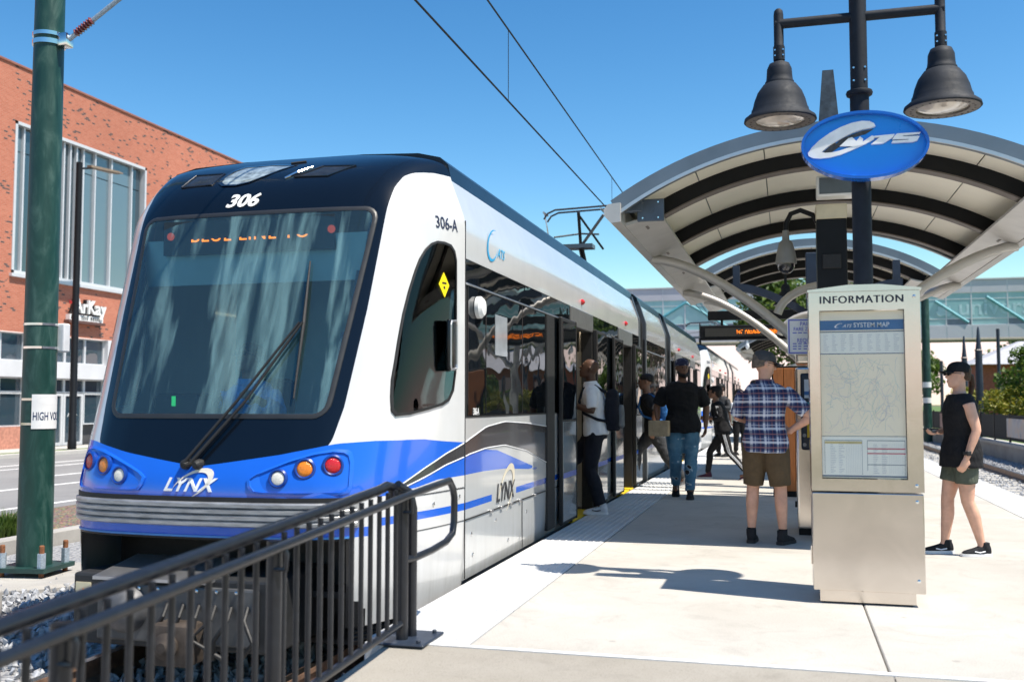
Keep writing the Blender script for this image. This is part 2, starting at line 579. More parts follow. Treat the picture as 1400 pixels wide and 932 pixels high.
obj('joint_filler', MB().box((PL + .1, YJ - .018, -.05), (PR, YJ + .026, .0015)), simple('white joint sealant', (.72, .71, .69), .6), plat)

# --- tracks, sleepers and ballast
def track(label, xc, y0, y1, y_ties):
    t_ = thing('railway_track', label, 'track', (xc, y0, ZR - .16))
    for s in (-1, 1):
        x = xc + s * .7175
        m = MB()
        prof = [(-.07, -.15), (.07, -.15), (.07, -.135), (.012, -.11), (.012, -.035), (.036, -.028), (.036, 0), (-.036, 0), (-.036, -.028), (-.012, -.035), (-.012, -.11), (-.07, -.135)]
        m.loft([[(x + a, yy, ZR + b) for a, b in prof] for yy in (y0, y1)])
        r_ = obj('rail', m, 'rail', t_)
        obj('rail_head', MB().box((x - .03, y0, ZR), (x + .03, y1, ZR + .002)), 'railtop', r_, wc=False)
    tm = MB().bev((-1.25, -.12, -.16), (1.25, .12, 0), .02, 1).mesh('sleeper')
    tm.materials.append(M['tie'])
    y = y_ties[0]
    while y < y_ties[1]:
        o = bpy.data.objects.new('sleeper', tm)
        COL.objects.link(o); o.parent = t_
        o.location = (random.uniform(-.02, .02), y - y0, 0.005 + random.uniform(-.008, .008))
        y += .75
    return t_
XT2 = 4.47
track('railway track under the blue and white train', -3.6, -12, 70, (-2, 12))
track('empty railway track right of the platform', XT2, -12, 120, (8, 72))
t = NT('ballast')
v = t.coord()
vo = t.n('TexVoronoi'); vo.inputs['Scale'].default_value = 17
t.l(v, vo.inputs['Vector'])
t.set(Base_Color=t.mix(.75, t.ramp(vo.outputs['Distance'], [(.05, (.40, .40, .41)), (.7, (.10, .10, .105))]), t.ramp(t.noise(v, 30, 2), [(.3, (.24, .25, .27)), (.7, (.42, .42, .42))])), Roughness=.9)
t.bump(vo.outputs['Distance'], 1.0, -.05)
M['ballast'] = t.m
def bed(x0, x1, y0, y1, z=ZR - .17):
    m = MB()
    m.loft([[(x0, yy, -.84), (x0 + .05, yy, z), (x1 - .05, yy, z), (x1, yy, -.84)] for yy in (y0, y1)])
    return m
struct(obj('ballast_bed', bed(-9.0, PL + .2, -12, 120), 'ballast'), 'stuff')['label'] = 'grey crushed stone ballast under the train'
struct(obj('ballast_bed', bed(PR - .1, 6.5, -12, 130), 'ballast'), 'stuff')['label'] = 'pale crushed stone ballast beside the right track'
def stones(xr, yr, n, zf, smin, smax, avoid=()):
    m = MB()
    base = [(1, 0, 0), (-1, 0, 0), (0, 1, 0), (0, -1, 0), (0, 0, 1), (0, 0, -1)]
    fc = [(0, 2, 4), (2, 1, 4), (1, 3, 4), (3, 0, 4), (2, 0, 5), (1, 2, 5), (3, 1, 5), (0, 3, 5)]
    for _ in range(n):
        x, y = random.uniform(*xr), random.uniform(*yr)
        if any(a < x < b for a, b in avoid): continue
        s = random.uniform(smin, smax)
        e = Euler((random.random() * 6, random.random() * 6, random.random() * 6)).to_matrix()
        sc = [s * random.uniform(.6, 1.2) for _ in range(3)]
        m.add([Vector((x, y, zf + random.uniform(-.02, .03))) + e @ Vector((p[0] * sc[0], p[1] * sc[1], p[2] * sc[2])) for p in base], fc)
    return m
M['stone'] = simple('crushed granite', (.34, .35, .37), .85, 0, .45, 14)
sb = obj('ballast_stones', stones((-8.9, -2.1), (1.0, 9.5), 9000, ZR - .15, .018, .045, ((-4.37, -4.27), (-2.93, -2.83))), 'stone')
struct(sb, 'stuff')
struct(obj('ballast_stones', stones((5.25, 6.5), (18, 62), 7000, ZR - .14, .025, .05), 'stone'), 'stuff')
struct(obj('ballast_stones', stones((3.2, 5.2), (12, 62), 5000, ZR - .165, .02, .04, ((3.7, 3.8),)), 'stone'), 'stuff')

# --- low wall and planted bank beyond the right track
wall = thing('retaining_wall', 'low concrete retaining wall beyond the right track', 'wall', (6.7, 10, -.84))
obj('wall_face', MB().bev((6.52, 6, -.84), (6.85, 125, -.05), .01), 'oldconc', wall)
for k in range(24):
    y = 8 + 4.9 * k
    obj('coping_stone', MB().bev((6.47, y + .01, -.05), (6.9, y + 4.89, .055), .015), 'walk', wall)
struct(obj('planted_bank', MB().box((6.85, 4, -.84), (300, 400, -.02)), 'grass'))
struct(obj('concrete_block', MB().bev((-7.2, 6.3, -.84), (-6.35, 7.15, -.28), .02), 'oldconc'))
# planter wall by the catenary pole
pw = thing('planter_wall', 'low concrete planter wall behind the green pole', 'wall', (-9.1, 0, -.84))
obj('wall_face', MB().bev((-9.25, -20, -.84), (-8.97, 9.6, -.30), .012), 'oldconc', pw)
obj('wall_face', MB().bev((-9.22, 9.62, -.84), (-8.98, 120, -.36), .012), 'oldconc', pw)

# ================================================================== THE TRAIN
PX = [0, .3, .6, .8, .95, 1.06, 1.14, 1.22, 1.285, 1.318, 1.325]
PQ = [0, .006, .022, .055, .11, .2, .33, .56, .78, .93, 1.0]
TZ = [-.3, .1, .75, 1.2, 2.62, 2.78, 2.9, 3.0, 3.08, 3.14, 3.17]
TT = [5.72, 5.66, 5.62, 5.81, 6.33, 6.42, 6.53, 6.66, 6.82, 6.97, 7.06]
WZ = [-.3, .1, .6, 2.0, 2.62, 2.93, 3.05, 3.11, 3.15, 3.17]
WW = [1.27, 1.315, 1.325, 1.325, 1.325, 1.21, 1.185, 1.12, .95, .5]
SEAM, XC = 7.07, -3.6
def sm(xs, ys, n):                     # dense smoothed table
    a = [xs[0] + (xs[-1] - xs[0]) * i / n for i in range(n + 1)]
    b = [interp(x, xs, ys) for x in a]
    for _ in range(6):
        b = [b[0]] + [(b[i - 1] + 2 * b[i] + b[i + 1]) / 4 for i in range(1, n)] + [b[-1]]
    return a, b
TZs, TTs = sm(TZ, TT, 90)
PXs, PQs = sm(PX, PQ, 80)
def lut(x, a, b):
    u = (x - a[0]) / (a[-1] - a[0]) * (len(a) - 1)
    u = min(max(u, 0), len(a) - 1.000001)
    i = int(u)
    return b[i] + (b[i + 1] - b[i]) * (u - i)
WZs, WWs = sm(WZ, WW, 150)
def hwid(z): return lut(z, WZs, WWs)
def noseY(x, z):
    q = lut(abs(x) * 1.325 / hwid(z), PXs, PQs); t_ = lut(z, TZs, TTs)
    return t_ + (SEAM - t_) * q
def sideX(y, z):
    if y >= SEAM: return hwid(z)
    t_ = lut(z, TZs, TTs); q = max(0, (y - t_) / (SEAM - t_))
    return interp(q, PQs, PXs) * hwid(z) / 1.325
def nfront(x, z, d=0.):                # point on the nose, d metres proud
    return (XC + x, noseY(x, z) - d, z)
def nside(y, z, d=0.):                 # point on the right flank of the nose, d proud
    return (XC + sideX(y, z) + d, y - d * .25 * (y < SEAM), z)
def mir(p): return (2 * XC - p[0], p[1], p[2])

train = thing('light_rail_train', 'blue and white light rail train with number 306 on its front', 'train', (XC, 5.6, ZR), group='light rail trains at the platform')

# --- livery paint: signed fields stored on the vertices, switched in the shader
t = NT('train livery paint')
def at(nm):
    a = t.n('Attribute'); a.attribute_name = nm
    return t.math('GREATER_THAN', a.outputs['Fac'], 0.0)
v = t.coord()
dirt = t.noise(v, 1.6, 5, .6)
base = t.ramp(dirt, [(.3, (.60, .61, .62)), (.7, (.66, .665, .665))])
base = t.mix(at('grey'), base, (.52, .54, .55))
zz = t.n('SeparateXYZ'); t.l(v, zz.inputs[0])
low = t.ramp(zz.outputs[2], [(.0, (1, 1, 1)), (.42, (.0, .0, .0))])
grime = t.math('MULTIPLY', t.noise(t.coord('Object', (6, 6, .8)), 1.6, 6, .65, .6), t.math('ADD', t.math('MULTIPLY', low, .55), .16))
c = t.mix(grime, base, (.22, .20, .17))
c = t.mix(at('blue'), c, (.010, .115, .62))
c = t.mix(at('char'), c, (.045, .045, .05))
c = t.mix(at('edge'), c, (.70, .71, .72))
c = t.mix(at('navy'), c, (.003, .005, .009))
c = t.mix(at('blk'), c, (.006, .006, .007))
t.set(Base_Color=c, Roughness=t.mix(at('blk'), (.20, .20, .20), (.7, .7, .7)), Coat_Weight=t.math('SUBTRACT', t.math('SUBTRACT', .8, t.math('MULTIPLY', at('navy'), .45)), t.math('MULTIPLY', at('blk'), .35)), Specular_IOR_Level=t.math('SUBTRACT', t.math('SUBTRACT', .5, t.math('MULTIPLY', at('navy'), .15)), t.math('MULTIPLY', at('blk'), .25)))
t.b.inputs['Coat Roughness'].default_value = .05
t.bump(t.noise(v, .9, 2, .4), .06, .05)
M['livery'] = t.m
FIELDS = ('grey', 'blue', 'char', 'edge', 'navy', 'blk')
def paint(me, fn):
    for nm in FIELDS:
        me.attributes.new(nm, 'FLOAT', 'POINT')
    vals = {nm: [] for nm in FIELDS}
    for q in me.vertices:
        r_ = fn(q.co)
        for nm in FIELDS:
            vals[nm].append(r_.get(nm, -1.))
    for nm in FIELDS:
        me.attributes[nm].data.foreach_set('value', vals[nm])
BTX = [0, .25, .54, .76, .88, 1.06, 1.22, 1.325]
BTZ = [.87, .905, .948, .992, 1.018, 1.031, 1.027, .985]
SWY = [6.05, 6.18, 6.48, 6.77, 7.15, 7.62, 8.15, 8.89, 9.83, 10.6]
SWU = [.66, .729, .83, .916, 1.0, 1.087, 1.117, 1.091, 1.037, .95]
SWL = [.66, .706, .770, .838, .892, .921, .923, .841, .665, .50]
BLY = [6.05, 6.18, 6.39, 6.66, 7.15, 7.52, 8.15, 9.46, 10.0]
BLZ = [.69, .696, .709, .744, .747, .745, .728, .64, .60]
SBY = [7.1, 7.22, 7.52, 7.93, 8.63, 9.46]
SBZ = [.892, .894, .914, .890, .775, .636]
def flank_fields(y, z):
    u, l_ = interp(y, SWY, SWU), interp(y, SWY, SWL)
    inside = min(u - z, z - l_) if y > 6.05 else -1
    blue_low = -1
    if y > 6.05:
        top = l_ if y < 7.1 else min(l_, interp(y, SBY, SBZ))
        blue_low = min(top - z, z - interp(y, BLY, BLZ), 9.45 - y)
    stripe = min(.026 - abs(z - .52), y - 6.0)
    if 7.78 < y < 8.5: stripe = -1
    return inside, blue_low, stripe, u
def nose_fields(p):
    x, y, z = p.x - XC, p.y, p.z
    ax = abs(x)
    r_ = {}
    btop = interp(ax, BTX, BTZ)
    ch, bl, st, u = flank_fields(y, z)
    blue = min(btop - z, z - .40)
    if ax > .98:                       # flank: blue ends under the dark swoosh
        side = min(btop - z, z - (u if y > 6.12 else .68))
        w_ = (y - 6.0)
        blue = max(side if y > 6.1 else blue, bl, st)
        if y <= 6.1: blue = max(min(btop - z, z - .68), st if y > 5.95 else -1, min(.50 - z, z - .44) if y < 5.95 else -1)
        r_['char'] = ch
    r_['blue'] = blue
    mk = min(z - btop, 2.66 - z, interp(z, [.9, 1.05, 1.25, 1.9, 2.6], [.80, .85, .885, .935, .965]) - ax)
    b = interp(z, [2.58, 2.62, 2.78, 2.88, 2.92, 2.95, 2.965], [.962, .966, .975, 1.0, 1.04, 1.12, 1.45])
    r_['navy'] = max(mk, min(z - 2.58, b - ax))
    r_['blk'] = min(.438 - z, .985 - ax) if ax < 1.1 else -1
    if z < .03 and ax < 1.02: r_['blk'] = .1
    if ax > .9 and in_win(y, z): r_['blk'] = 1.
    return r_
WSB, WST = 1.19, 2.605
def ws_half(z, grow=0.):
    """half width of the rounded windscreen outline at height z"""
    b, t_ = WSB - grow, WST + grow
    if z < b or z > t_: return -1
    w = interp(z, [WSB, WST], [.785, .905]) + grow
    r_ = .085 + grow
    d = max(0, r_ - (z - b), r_ - (t_ - z))
    return w - r_ + math.sqrt(max(0, r_ * r_ - d * d))

WIN = [(6.183, 1.237), (6.215, 1.203), (6.342, 1.211), (6.55, 1.243), (6.72, 1.272), (6.81, 1.305), (6.87, 1.37), (6.905, 1.50), (6.915, 1.75), (6.922, 2.1), (6.925, 2.29), (6.905, 2.355), (6.86, 2.395), (6.79, 2.405), (6.719, 2.402), (6.66, 2.378), (6.60, 2.33), (6.54, 2.255), (6.492, 2.17), (6.42, 2.02), (6.356, 1.866), (6.295, 1.69), (6.248, 1.541), (6.21, 1.43), (6.19, 1.323)]
def in_win(y, z):
    c_ = False
    for (y0, z0), (y1, z1) in zip(WIN, WIN[1:] + WIN[:1]):
        if (z0 > z) != (z1 > z) and y < (y1 - y0) * (z - z0) / (z1 - z0) + y0:
            c_ = not c_
    return c_
# nose shell (holes are left where the windscreen and the cab side windows sit)
nu, zs = 121, []
z = -.12
while z < 3.169:
    zs.append(z); z += .0235 if z < 2.55 else .0135
zs.append(3.17)
us = []
arcl = [0]
for i in range(1, 81):
    arcl.append(arcl[-1] + math.hypot(PXs[i] - PXs[i - 1], 1.4 * (PQs[i] - PQs[i - 1])))
for i in range(nu):
    s_ = abs(i / (nu - 1) * 2 - 1) * arcl[-1]
    us.append((math.copysign(1, i - (nu - 1) / 2) * interp(s_, arcl, PXs), interp(s_, arcl, PQs)))
nm_ = MB()
for z in zs:
    for px, q in us:
        t_ = lut(z, TZs, TTs)
        nm_.v.append((XC + px * hwid(z) / 1.325, t_ + (SEAM - t_) * q, z))
for j in range(len(zs) - 1):
    for i in range(nu - 1):
        idx = (j * nu + i, j * nu + i + 1, (j + 1) * nu + i + 1, (j + 1) * nu + i)
        if all(abs(nm_.v[k][0] - XC) < ws_half(nm_.v[k][2]) and nm_.v[k][1] < 6.9 for k in idx):
            continue
        if all(abs(nm_.v[k][0] - XC) > .9 and in_win(nm_.v[k][1], nm_.v[k][2]) for k in idx):
            continue
        if all(nm_.v[k][2] < .425 and abs(nm_.v[k][0] - XC) < .96 and nm_.v[k][1] < 6.5 for k in idx):
            continue
        nm_.f.append(idx); nm_.mi.append(0)
nose_me = nm_.mesh('cab_shell', 30, fixn=False)
paint(nose_me, nose_fields)
cab = obj('cab_shell', nose_me, 'livery', train)
# tail end of the car: the same shell turned round
YT = 28.4
tail_me = nose_me.copy()
for q in tail_me.vertices:
    q.co.y = YT + SEAM - q.co.y
tail_me.flip_normals()
tail_me.name = 'tail_shell'
obj('cab_shell', tail_me, 'livery', train)

# windscreen, gasket, wipers
def ws_grid(grow, off, n=40):
    m = MB()
    b, t_ = WSB - grow, WST + grow
    def fn(u, v_):
        # denser rows near the rounded corners
        vv = .5 - .5 * math.cos(PI * v_)
        z_ = b + (t_ - b) * vv
        return nfront((2 * u - 1) * max(.001, ws_half(min(max(z_, b + 1e-5), t_ - 1e-5), grow)), z_, off)
    m.grid(n, n, fn)
    return m
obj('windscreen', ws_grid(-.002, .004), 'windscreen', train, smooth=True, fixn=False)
def outline(grow, off, n=26):
    b, t_ = WSB - grow + 1e-4, WST + grow - 1e-4
    zz = [b + (t_ - b) * (.5 - .5 * math.cos(PI * i / n)) for i in range(n + 1)]
    o = [nfront(ws_half(z_, grow), z_, off) for z_ in zz]
    bot = ws_half(zz[-1], grow)
    o += [nfront(bot * (1 - 2 * k / 14), zz[-1], off) for k in range(1, 14)]
    o += [nfront(-ws_half(z_, grow), z_, off) for z_ in reversed(zz)]
    bot = ws_half(zz[0], grow)
    o += [nfront(-bot * (1 - 2 * k / 14), zz[0], off) for k in range(1, 14)]
    return o
m = MB()
m.loft([outline(-.012, -.03), outline(-.012, .007), outline(.004, .010), outline(.018, .006), outline(.022, -.004)], cap=False)
obj('windscreen_gasket', m, simple('black window gasket', (.02, .021, .023), .45), train, smooth=True)
wip = obj('wiper', MB().tube([nfront(-.075, .89, .05), nfront(.2, 1.28, .055), nfront(.53, 1.80, .05)], [.012, .0095, .008], 8)
          .tube([nfront(-.02, .90, .05), nfront(.26, 1.28, .055), nfront(.55, 1.80, .05)], [.012, .0095, .008], 8), 'rubber', train)
obj('wiper_blade', MB().tube([nfront(.575, 1.30, .028), nfront(.55, 1.8, .03), nfront(.515, 2.225, .028)], [.006, .013, .006], 6), 'rubber', wip, wc=False)
obj('wiper_pivot', MB().lathe([(.034, .05), (.036, 0), (.03, -.03), (.015, -.045)], (XC - .075, noseY(0, .89) - .01, .885), 14, 'y')
    .lathe([(.034, .05), (.036, 0), (.03, -.03), (.015, -.045)], (XC + .01, noseY(0, .89) - .01, .885), 14, 'y'), 'rubber', wip, wc=False)

# light clusters
def cluster(sgn):
    f = (lambda p: p) if sgn > 0 else mir
    poly = [(.383, .80), (.392, .76), (.42, .728), (.48, .722), (.70, .720), (.93, .720), (.965, .728), (.975, .76), (.968, .90), (.955, .945), (.93, .962), (.87, .968), (.76, .950), (.635, .912), (.50, .862), (.42, .828)]
    cx, cz = .72, .82
    big = [(cx + (a - cx) * 1.06, cz + (b - cz) * 1.12) for a, b in poly]
    h = obj('light_cluster', MB().loft([[f(nfront(a, b, d)) for a, b in pl] for pl, d in ((big, -.01), (big, .010), (poly, .014), (poly, .004))], cap=True), simple('blue light housing', (.012, .125, .64), .25, 0, .06, 6, coat=.6), train, smooth=30)
    for (x, z_, mt, rr) in ((.566, .806, 'clear_lens', .043), (.72, .864, 'amber_lens', .050), (.877, .884, 'red_lens', .050)):
        cxx, cyy, czz = f(nfront(x, z_, .0))
        nrm = Vector((sgn * (.12 + .35 * (x - .56) / .31), -1, .12)).normalized()
        q = Vector((0, 0, 1)).rotation_difference(nrm).to_matrix()
        def lath(prof):
            mm = MB().lathe(prof, (0, 0, 0), 24)
            mm.v = [tuple(q @ Vector(p) + Vector((cxx, cyy, czz))) for p in mm.v]
            return mm
        rg = obj('lamp_rim', lath([(rr + .018, -.02), (rr + .018, .012), (rr + .008, .020), (rr, .016), (rr, -.01)]), simple('blue lamp rim', (.005, .045, .27), .3), h, smooth=True, wc=False)
        obj('lamp_lens', lath([(rr, .0), (rr, .008), (rr * .92, .013), (rr * .6, .017), (rr * .2, .018), (.001, .0185)]), mt, rg and h, smooth=True, wc=False)
cluster(1); cluster(-1)

# bumper: ribbed aluminium bar between dark lines
def band(z0, z1, d, xm=1.0, n=40, prof=None):
    m = MB()
    prof = prof or [(z0, -.02), (z0, d), (z1, d), (z1, -.02)]
    m.loft([[nfront(-xm + 2 * xm * i / n, a, b) for a, b in prof] for i in range(n + 1)])
    return m
rib = [(.505, -.02)]
for k in range(4):
    z0 = .505 + k * .0385
    rib += [(z0 + .001, .028), (z0 + .008, .038), (z0 + .028, .038), (z0 + .0355, .028), (z0 + .037, .02)]
rib += [(.659, -.02)]
obj('bumper', band(0, 0, 0, 1.02, 48, rib), simple('bumper aluminium', (.42, .43, .44), .4, .7, .3, 7, stretch=(1, 1, 6)), train, smooth=25)
obj('bumper_trim', band(.660, .688, .012, 1.03, 48), 'rubber', train)
obj('bumper_trim', band(.436, .448, .012, 1.0, 48), simple('blue trim line', (.05, .22, .55), .4), train)

# coupler housing under the nose
cp = obj('coupler_housing', MB().bev((XC - .80, 5.55, -.24), (XC + .62, 6.3, .20), .02), simple('coupler dark grey', (.022, .023, .025), .6, .2, .3, 8), train)
obj('coupler_cover', MB().add([(XC - .62, 5.50, .19), (XC + .20, 5.50, .19), (XC + .30, 5.86, .28), (XC - .55, 5.86, .28), (XC - .62, 5.50, .17), (XC + .20, 5.50, .17), (XC + .30, 5.86, .25), (XC - .55, 5.86, .25)], [(0, 1, 2, 3), (7, 6, 5, 4), (0, 4, 5, 1), (1, 5, 6, 2), (2, 6, 7, 3), (3, 7, 4, 0)]), 'alu', cp, wc=False)
obj('coupler_panel', MB().bev((XC - .60, 5.52, -.20), (XC + .52, 5.56, .15), .015), simple('coupler grey', (.09, .092, .095), .5, .4, .35, 6), cp, wc=False)
obj('coupler_dome', MB().lathe([(.15, 0), (.14, .05), (.11, .09), (.06, .12), (.001, .13)], (XC - .38, 5.52, -.02), 22, 'y').mesh('coupler_dome', True) and MB().lathe([(.15, 0), (.14, -.05), (.11, -.09), (.06, -.12), (.001, -.13)], (XC - .38, 5.52, .0), 22, 'y'), simple('dull cast metal', (.13, .13, .135), .55, .5, .3, 10), cp, smooth=True, wc=False)
rngc = random.Random(3)
for k in range(6):
    x0 = XC - .1 + .11 * k
    obj('coupler_hose', MB().tube([(x0, 5.54, .05), (x0 + .03, 5.44, -.02), (x0 + rngc.uniform(-.1, .1), 5.42, -.14), (x0 + rngc.uniform(-.15, .15), 5.47, -.26)], .014, 8), 'rubber', cp, smooth=True, wc=False)
obj('coupler_head', MB().bev((XC - .12, 5.36, -.30), (XC + .16, 5.56, -.05), .03).lathe([(.07, 0), (.08, -.04), (.03, -.08)], (XC + .02, 5.37, -.17), 16, 'y'), simple('rusty cast steel', (.07, .055, .045), .7, .4, .4, 14), cp, smooth=30, wc=False)
obj('warning_label', MB().box((XC - .775, 5.543, .02), (XC - .665, 5.549, .14)), simple('faded label', (.70, .62, .42), .6), cp, wc=False)
obj('warning_triangle', MB().prism([(XC - .755, .045), (XC - .685, .045), (XC - .72, .105)], lambda u, v_, d: (u, 5.543 - d, v_), 0, .002).prism([(XC - .738, .055), (XC - .702, .055), (XC - .72, .088)], lambda u, v_, d: (u, 5.541 - d, v_), 0, .002), 'amber_lens', cp, wc=False)
for k in range(9):
    a = k * 2 * PI / 9
    obj('housing_bolt', MB().lathe([(.012, 0), (.012, -.012), (.006, -.016)], (XC - .56 + .135 * k, 5.52, .128), 8, 'y'), 'chrome', cp, wc=False)

# flank window, edge trim, stickers
def patch(poly, fn, d0, d1, steps=7):
    """curved patch: rings shrink from the outline to its centre so it follows the surface"""
    cy = sum(p[0] for p in poly) / len(poly); cz = sum(p[1] for p in poly) / len(poly)
    rings = [[fn(p[0], p[1], d0) for p in poly]]
    for k in range(steps):
        s_ = 1 - k / steps
        rings.append([fn(cy + (p[0] - cy) * s_, cz + (p[1] - cz) * s_, d1) for p in poly])
    return MB().loft(rings, cap=True)
for f, nm2 in ((lambda a, b, d: nside(a, b, d), 'R'), (lambda a, b, d: mir(nside(a, b, d)), 'L')):
    cw = obj('cab_side_window', patch(WIN, f, .004, .006), 'cab_glass', train, smooth=60)
    cy, cz = 6.6, 1.8
    o1 = [(cy + (a - cy) * 1.045, cz + (b - cz) * 1.03) for a, b in WIN]
    obj('window_seal', MB().loft([[f(a, b, -.01) for a, b in o1], [f(a, b, .010) for a, b in o1], [f(a, b, .012) for a, b in WIN], [f(a, b, .0) for a, b in WIN]], cap=False), 'rubber', cw, smooth=True, wc=False)
    if nm2 == 'R':
        dia = [(6.775, 2.02), (6.835, 2.11), (6.775, 2.20), (6.715, 2.11)]
        st = obj('warning_sticker', patch(dia, f, .006, .009, 3), simple('yellow sticker', (.95, .72, .0), .5), cw, wc=False)
        obj('sticker_print', text_mb('▲', lambda u, v_, d: f(6.775 + u, 2.11 + v_, .0085 + d), .03) if False else MB().prism([(6.765, 2.08), (6.785, 2.08), (6.785, 2.10), (6.765, 2.10)], lambda a, b, d: f(a, b, .009 + d), 0, .001).prism([(6.75, 2.115), (6.80, 2.115), (6.80, 2.13), (6.75, 2.13)], lambda a, b, d: f(a, b, .009 + d), 0, .001), 'rubber', cw, wc=False)
# mirror fixed outside the flank window
mp = nside(6.80, 1.68, .045)
mr = obj('wing_mirror', MB().bev((mp[0] - .02, mp[1] - .075, 1.50), (mp[0] + .015, mp[1] + .065, 1.86), .012, 3), simple('mirror housing black', (.008, .009, .010), .25, 0, .1), train, smooth=True)
obj('mirror_rim', MB().tube([(mp[0] + .016, mp[1] - .072 + .135 * a, 1.505 + .352 * b) for a, b in ((0.1, 0), (.9, .03), (1, .12), (1, .9), (.85, 1), (.1, .97), (0, .9), (0, .08))], .008, 8, closed=True), 'alu', mr, wc=False)
obj('mirror_arm', MB().tube([nside(6.80, 1.60, -.01), (mp[0], mp[1] + .05, 1.62)], .018, 8), 'rubber', mr, wc=False)

# lettering on the nose
def nf(x0, z0, off): return lambda u, v_, d: nfront(x0 + u, z0 + v_, off + d)
obj('number', text_mb('306', nf(-.125, 2.708, .002), .14, .22, .03, sx=1.2, d1=.006), simple('white vinyl', (.82, .82, .80), .5), train)
obj('train_name', text_mb('LYNX', nf(-.045, .755, .002), .115, .35, .022, sx=1.15, d1=.004, space=1.02), simple('white vinyl lettering', (.85, .85, .84), .5), train)
def swoosh(cx, cz, a, b, rot, t0, t1, wmax, n=30):
    o, i_ = [], []
    for k in range(n + 1):
        th = t0 + (t1 - t0) * k / n
        w = wmax * math.sin(PI * k / n) ** .9
        ex, ez = math.cos(th), math.sin(th)
        for lst, s_ in ((o, 1.), (i_, 1 - w)):
            x, z_ = a * ex * s_, b * ez * s_
            lst.append((cx + x * math.cos(rot) - z_ * math.sin(rot), cz + x * math.sin(rot) + z_ * math.cos(rot)))
    return o + i_[::-1]
sw1 = swoosh(-.01, .765, .155, .075, R(28), R(150), R(-110), .28)
obj('name_swoosh', MB().prism(sw1, nf(0, 0, .004), 0, .002), simple('silver vinyl', (.72, .68, .60), .45), train)

# roof cap lamps and camera pod
cap_glass = [(-.39, 2.935), (-.38, 2.89), (-.34, 2.865), (-.24, 2.86), (-.15, 2.88), (-.06, 2.93), (.02, 2.99), (.08, 3.03), (-.10, 3.055), (-.33, 3.05), (-.375, 3.0)]
hd = obj('roof_headlight', patch(cap_glass, nf(0, 0, 0), -.01, .008), simple('headlight lens', (.30, .36, .38), .08, .2, .6, 18, coat=.8), train, smooth=60)
cyg = [( (a + .17) * 1.13 - .17, (b - 2.95) * 1.13 + 2.95) for a, b in cap_glass]
obj('lens_rim', MB().loft([[nfront(a, b, -.005) for a, b in cyg], [nfront(a, b, .012) for a, b in cyg], [nfront(a, b, .012) for a, b in cap_glass], [nfront(a, b, -.002) for a, b in cap_glass]], cap=False), simple('gloss navy', (.008, .014, .026), .12, coat=.8), hd, smooth=True, wc=False)
for poly in ([(-.72, 2.87), (-.46, 2.875), (-.44, 2.985), (-.69, 2.99)], [(.20, 2.90), (.46, 2.895), (.62, 2.985), (.36, 3.0)]):
    ins = obj('roof_lamp_recess', patch(poly, nf(0, 0, 0), -.005, .006, 4), simple('recess glass', (.02, .022, .025), .12, 0, .3, 20), train)
    obj('lamp_trim', MB().tube([nfront(a, b, .008) for a, b in poly], .007, 6, closed=True), simple('gloss navy trim', (.010, .016, .03), .2), ins, wc=False)
obj('roof_lamp_trim', MB().tube([nfront(.13, 2.89, .01), nfront(.20, 2.94, .012), nfront(.28, 3.0, .01)], [.008, .014, .006], 8), 'chrome', train)
obj('horn_grille', MB().tube([nfront(.03, 3.07, .01), nfront(.14, 3.085, .01)], .009, 6), 'rubber', train)

# --- side walls of one section: upper white, window band, lower panel with livery
def section_ring(d=0.):
    return None
def wall_piece(y0, y1, z0, z1, side, fields=True, name='side_panel', dy=.05, parent=train):
    ny = max(2, int((y1 - y0) / dy) + 1)
    zl = [z0 + (z1 - z0) * k / max(1, round((z1 - z0) / .03)) for k in range(max(1, round((z1 - z0) / .03)) + 1)]
    m = MB()
    for z_ in zl:
        for i in range(ny):
            m.v.append((XC + side * hwid(z_), y0 + (y1 - y0) * i / (ny - 1), z_))
    for j in range(len(zl) - 1):
        for i in range(ny - 1):
            m.f.append((j * ny + i, j * ny + i + 1, (j + 1) * ny + i + 1, (j + 1) * ny + i)); m.mi.append(0)
    me = m.mesh(name, 30, fixn=False)
    if side < 0: me.flip_normals()
    def fld(p):
        if not fields: return {}
        ch, bl, st, u = flank_fields(p.y, p.z)
        r_ = {'blue': max(bl, st), 'char': min(ch, 10.0 - p.y), 'grey': .1 if p.z < 1.17 else -1}
        return r_
    paint(me, fld)
    return obj(name, me, 'livery', parent)
DOORS = [(10.85, 12.10), (14.15, 15.35), (21.8, 23.05), (25.2, 26.45)]
SECT = [(SEAM, 16.25), (16.95, 19.95), (20.65, YT)]
def split(y0, y1):
    segs, y = [], y0
    for a, b in DOORS:
        if y0 < a < y1:
            segs.append((y, a)); y = b
    segs.append((y, y1))
    return segs
ZB, ZT, ZTR = 1.17, 2.34, 2.15
